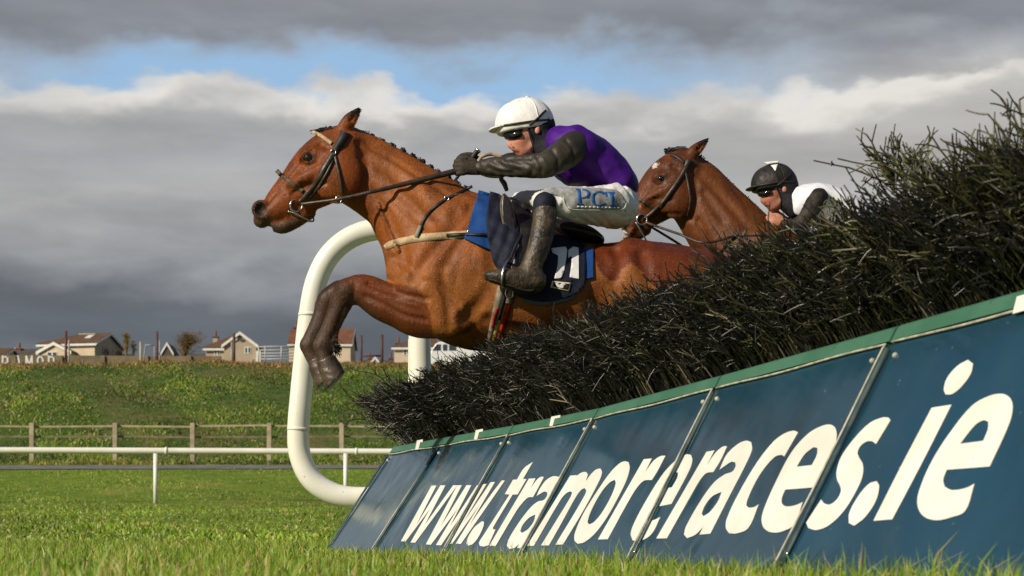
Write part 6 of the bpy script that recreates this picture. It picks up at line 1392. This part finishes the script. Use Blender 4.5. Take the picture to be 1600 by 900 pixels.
    for ch, x0, x1 in (('T', -15, -4), ('R', 3, 14), ('A', 22.5, 33.5), ('M', 40, 51.5), ('O', 57.5, 68.5), ('R', 75, 86), ('E', 93.5, 103)):
        g = [0]; parts = []
        for i, (p, q, th) in enumerate(LET[ch]):
            p = np.array(p); q = np.array(q); wdt = (x1 - x0) / k; hh = 23.0 / k; o = P(x0, 578.5, d)
            A_2 = np.array([o[0] + p[0] * wdt, o[2] + p[1] * hh]); B_2 = np.array([o[0] + q[0] * wdt, o[2] + q[1] * hh]); dr = (B_2 - A_2) / np.linalg.norm(B_2 - A_2); nn = np.array([-dr[1], dr[0]]) * th * wdt / 2
            bm = bmesh.new(); yy = d - .03 - .002 * i; add_prism(bm, [(A_2[0] + nn[0], yy, A_2[1] + nn[1]), (B_2[0] + nn[0], yy, B_2[1] + nn[1]), (B_2[0] - nn[0], yy, B_2[1] - nn[1]), (A_2[0] - nn[0], yy, A_2[1] - nn[1])], (0, .02, 0)); me = bpy.data.meshes.new('l'); bm.to_mesh(me); bm.free(); parts.append(me)
        bm = bmesh.new(); [bm.from_mesh(m_) for m_ in parts]; bm_obj('letter', bm, TRIM, w)
    # white van
    d = 160.0; k = F / d; z0 = float(gz(d)); o = P(669, 870, d); X = lambda px: o[0] + (px - 669) / k; Z = lambda y: (HY - y) / k
    t = thing('parked_van', 'white van parked behind the crest under the belly of the leading horse', 'van', (X(715), d, z0)); PAINT = mat('white_paint', (0.78, 0.78, 0.76, 1), (0.70, 0.70, 0.68, 1), 2, 0.25, 0.5, coat=0.3)
    out = [(669, 566), (670, 556), (673, 549), (681, 537), (686, 534), (700, 532.8), (764, 533), (768, 538), (769, 572), (672, 572)]
    bm = bmesh.new(); add_prism(bm, [(X(a), d, Z(b)) for a, b in out], (0, 1.9, 0)); es = [e for e in bm.edges]; bmesh.ops.bevel(bm, geom=es, offset=.07, segments=2, affect='EDGES', profile=.5); bm_obj('body', bm, PAINT, t)
    for pl in ([(674.5, 548), (682, 538), (689, 538), (689, 548)], [(692, 548), (692, 538), (699, 538), (699, 548)], [(701.5, 548), (701.5, 538), (713, 538), (713, 548)]):
        bm = bmesh.new(); add_prism(bm, [(X(a), d - .015, Z(b)) for a, b in pl], (0, .03, 0)); bm_obj('window', bm, GLASS, t)
    for px in (684, 752):
        bm = bmesh.new(); bmesh.ops.create_cone(bm, segments=20, radius1=.36, radius2=.36, depth=.22, cap_ends=True)
        for q in bm.verts: q.co = Vector((q.co.x, q.co.z, q.co.y)) + Vector((X(px), d + .06, z0 + .36))
        bm_obj('wheel', bm, RUBBER, t)
    bm = bmesh.new(); add_box(bm, (X(668.6), d + .12, Z(561)), (X(670.8), d + .45, Z(556)), .02); bm_obj('headlight', bm, GLASS, t)
build_crest()
def twig_tree(name, label, px, ybase, ytop, half, d, bark, leaf, n_l, lean=0.0, narrow=False):
    k = F / d; b = P(px, ybase, d); H = (ybase - ytop) / k; Wd = half / k; t = thing(name, label, 'tree', (b[0], d, b[2]))
    trunk = [np.array(b) + (lean * H * .12 * q * q, 0, H * .62 * q) for q in np.linspace(-0.3, 1, 8)]; tube_obj('trunk', trunk, np.linspace(.17, .06, 8) * (0.5 if narrow else 1), bark, t, 8)
    Pn = []; R = []
    for i in range(n_l):
        q = random.uniform(.25, 1); p0 = np.array(b) + (lean * H * .12 * q * q, 0, H * .62 * q); an = random.uniform(0, 6.283); sp = random.uniform(.25, 1) * (1 - .35 * q)
        e = np.array([math.cos(an) * Wd * sp + lean * Wd * .55 * random.uniform(.2, 1), math.sin(an) * Wd * sp * .8, H * (1 - .62 * q) * random.uniform(.35, 1) * (1 - .35 * sp)])
        if narrow: e[:2] *= .8; e[2] = H * (1 - .62 * q) * random.uniform(.6, 1.05)
        tt = np.linspace(0, 1, 6)[:, None]; c_ = p0 + e * tt + np.array([0, 0, 1]) * (H * .10 * np.sin(tt * math.pi)) + np.cumsum(rng.normal(0, .03, (6, 3)), axis=0); Pn.append(c_); R.append(np.linspace(.035, .012, 6))
        for _ in range(8):
            j = random.randint(2, 5); dd = np.array([random.gauss(lean * .7, .6), random.gauss(0, .6), random.gauss(.25, .4)]); dd /= np.linalg.norm(dd); l_ = random.uniform(.25, .65) * min(1, H / 3); c2 = c_[j] + dd * l_ * tt + rng.normal(0, .02, (6, 3)); Pn.append(c2); R.append(np.linspace(.014, .006, 6))
    v, f = tubes(np.array(Pn), np.array(R), 3); obj('crown', mesh_np('crown', v, f[0]), leaf, t)
BK = mat('grey_bark', (0.16, 0.12, 0.075, 1), (0.11, 0.085, 0.055, 1), 4, 0.9, 0.1); LF = mat('dry_twigs', (0.20, 0.13, 0.05, 1), (0.13, 0.09, 0.04, 1), 1.5, 0.8, 0.1); LF2 = mat('yellow_twigs', (0.30, 0.22, 0.08, 1), (0.22, 0.16, 0.06, 1), 1.5, 0.8, 0.1); LF3 = mat('dark_twigs', (0.06, 0.045, 0.03, 1), (0.09, 0.07, 0.045, 1), 2, 0.8, 0.1)
twig_tree('bare_tree', 'wide windswept brown winter tree left of the beige gabled house', 288, 575, 514, 33, 240, BK, LF, 130, 0.5)
twig_tree('slender_tree', 'narrow upright yellowish tree near the goal shaped frame', 197.5, 575, 521, 6, 235, BK, LF2, 60, 0.0, True)
twig_tree('sapling', 'pale thin leafless sapling just right of the slender yellowish tree', 208, 575, 530, 9, 236, BK, LF2, 22)
twig_tree('shrub', 'grey leafless shrub against the shaded gable of the cream porch house', 165, 578, 540, 9, 238, BK, LF3, 30)
twig_tree('dark_shrub', 'dark leafless bush between the shed roof and the slender tree', 184, 578, 545, 11, 236, BK, LF3, 50)
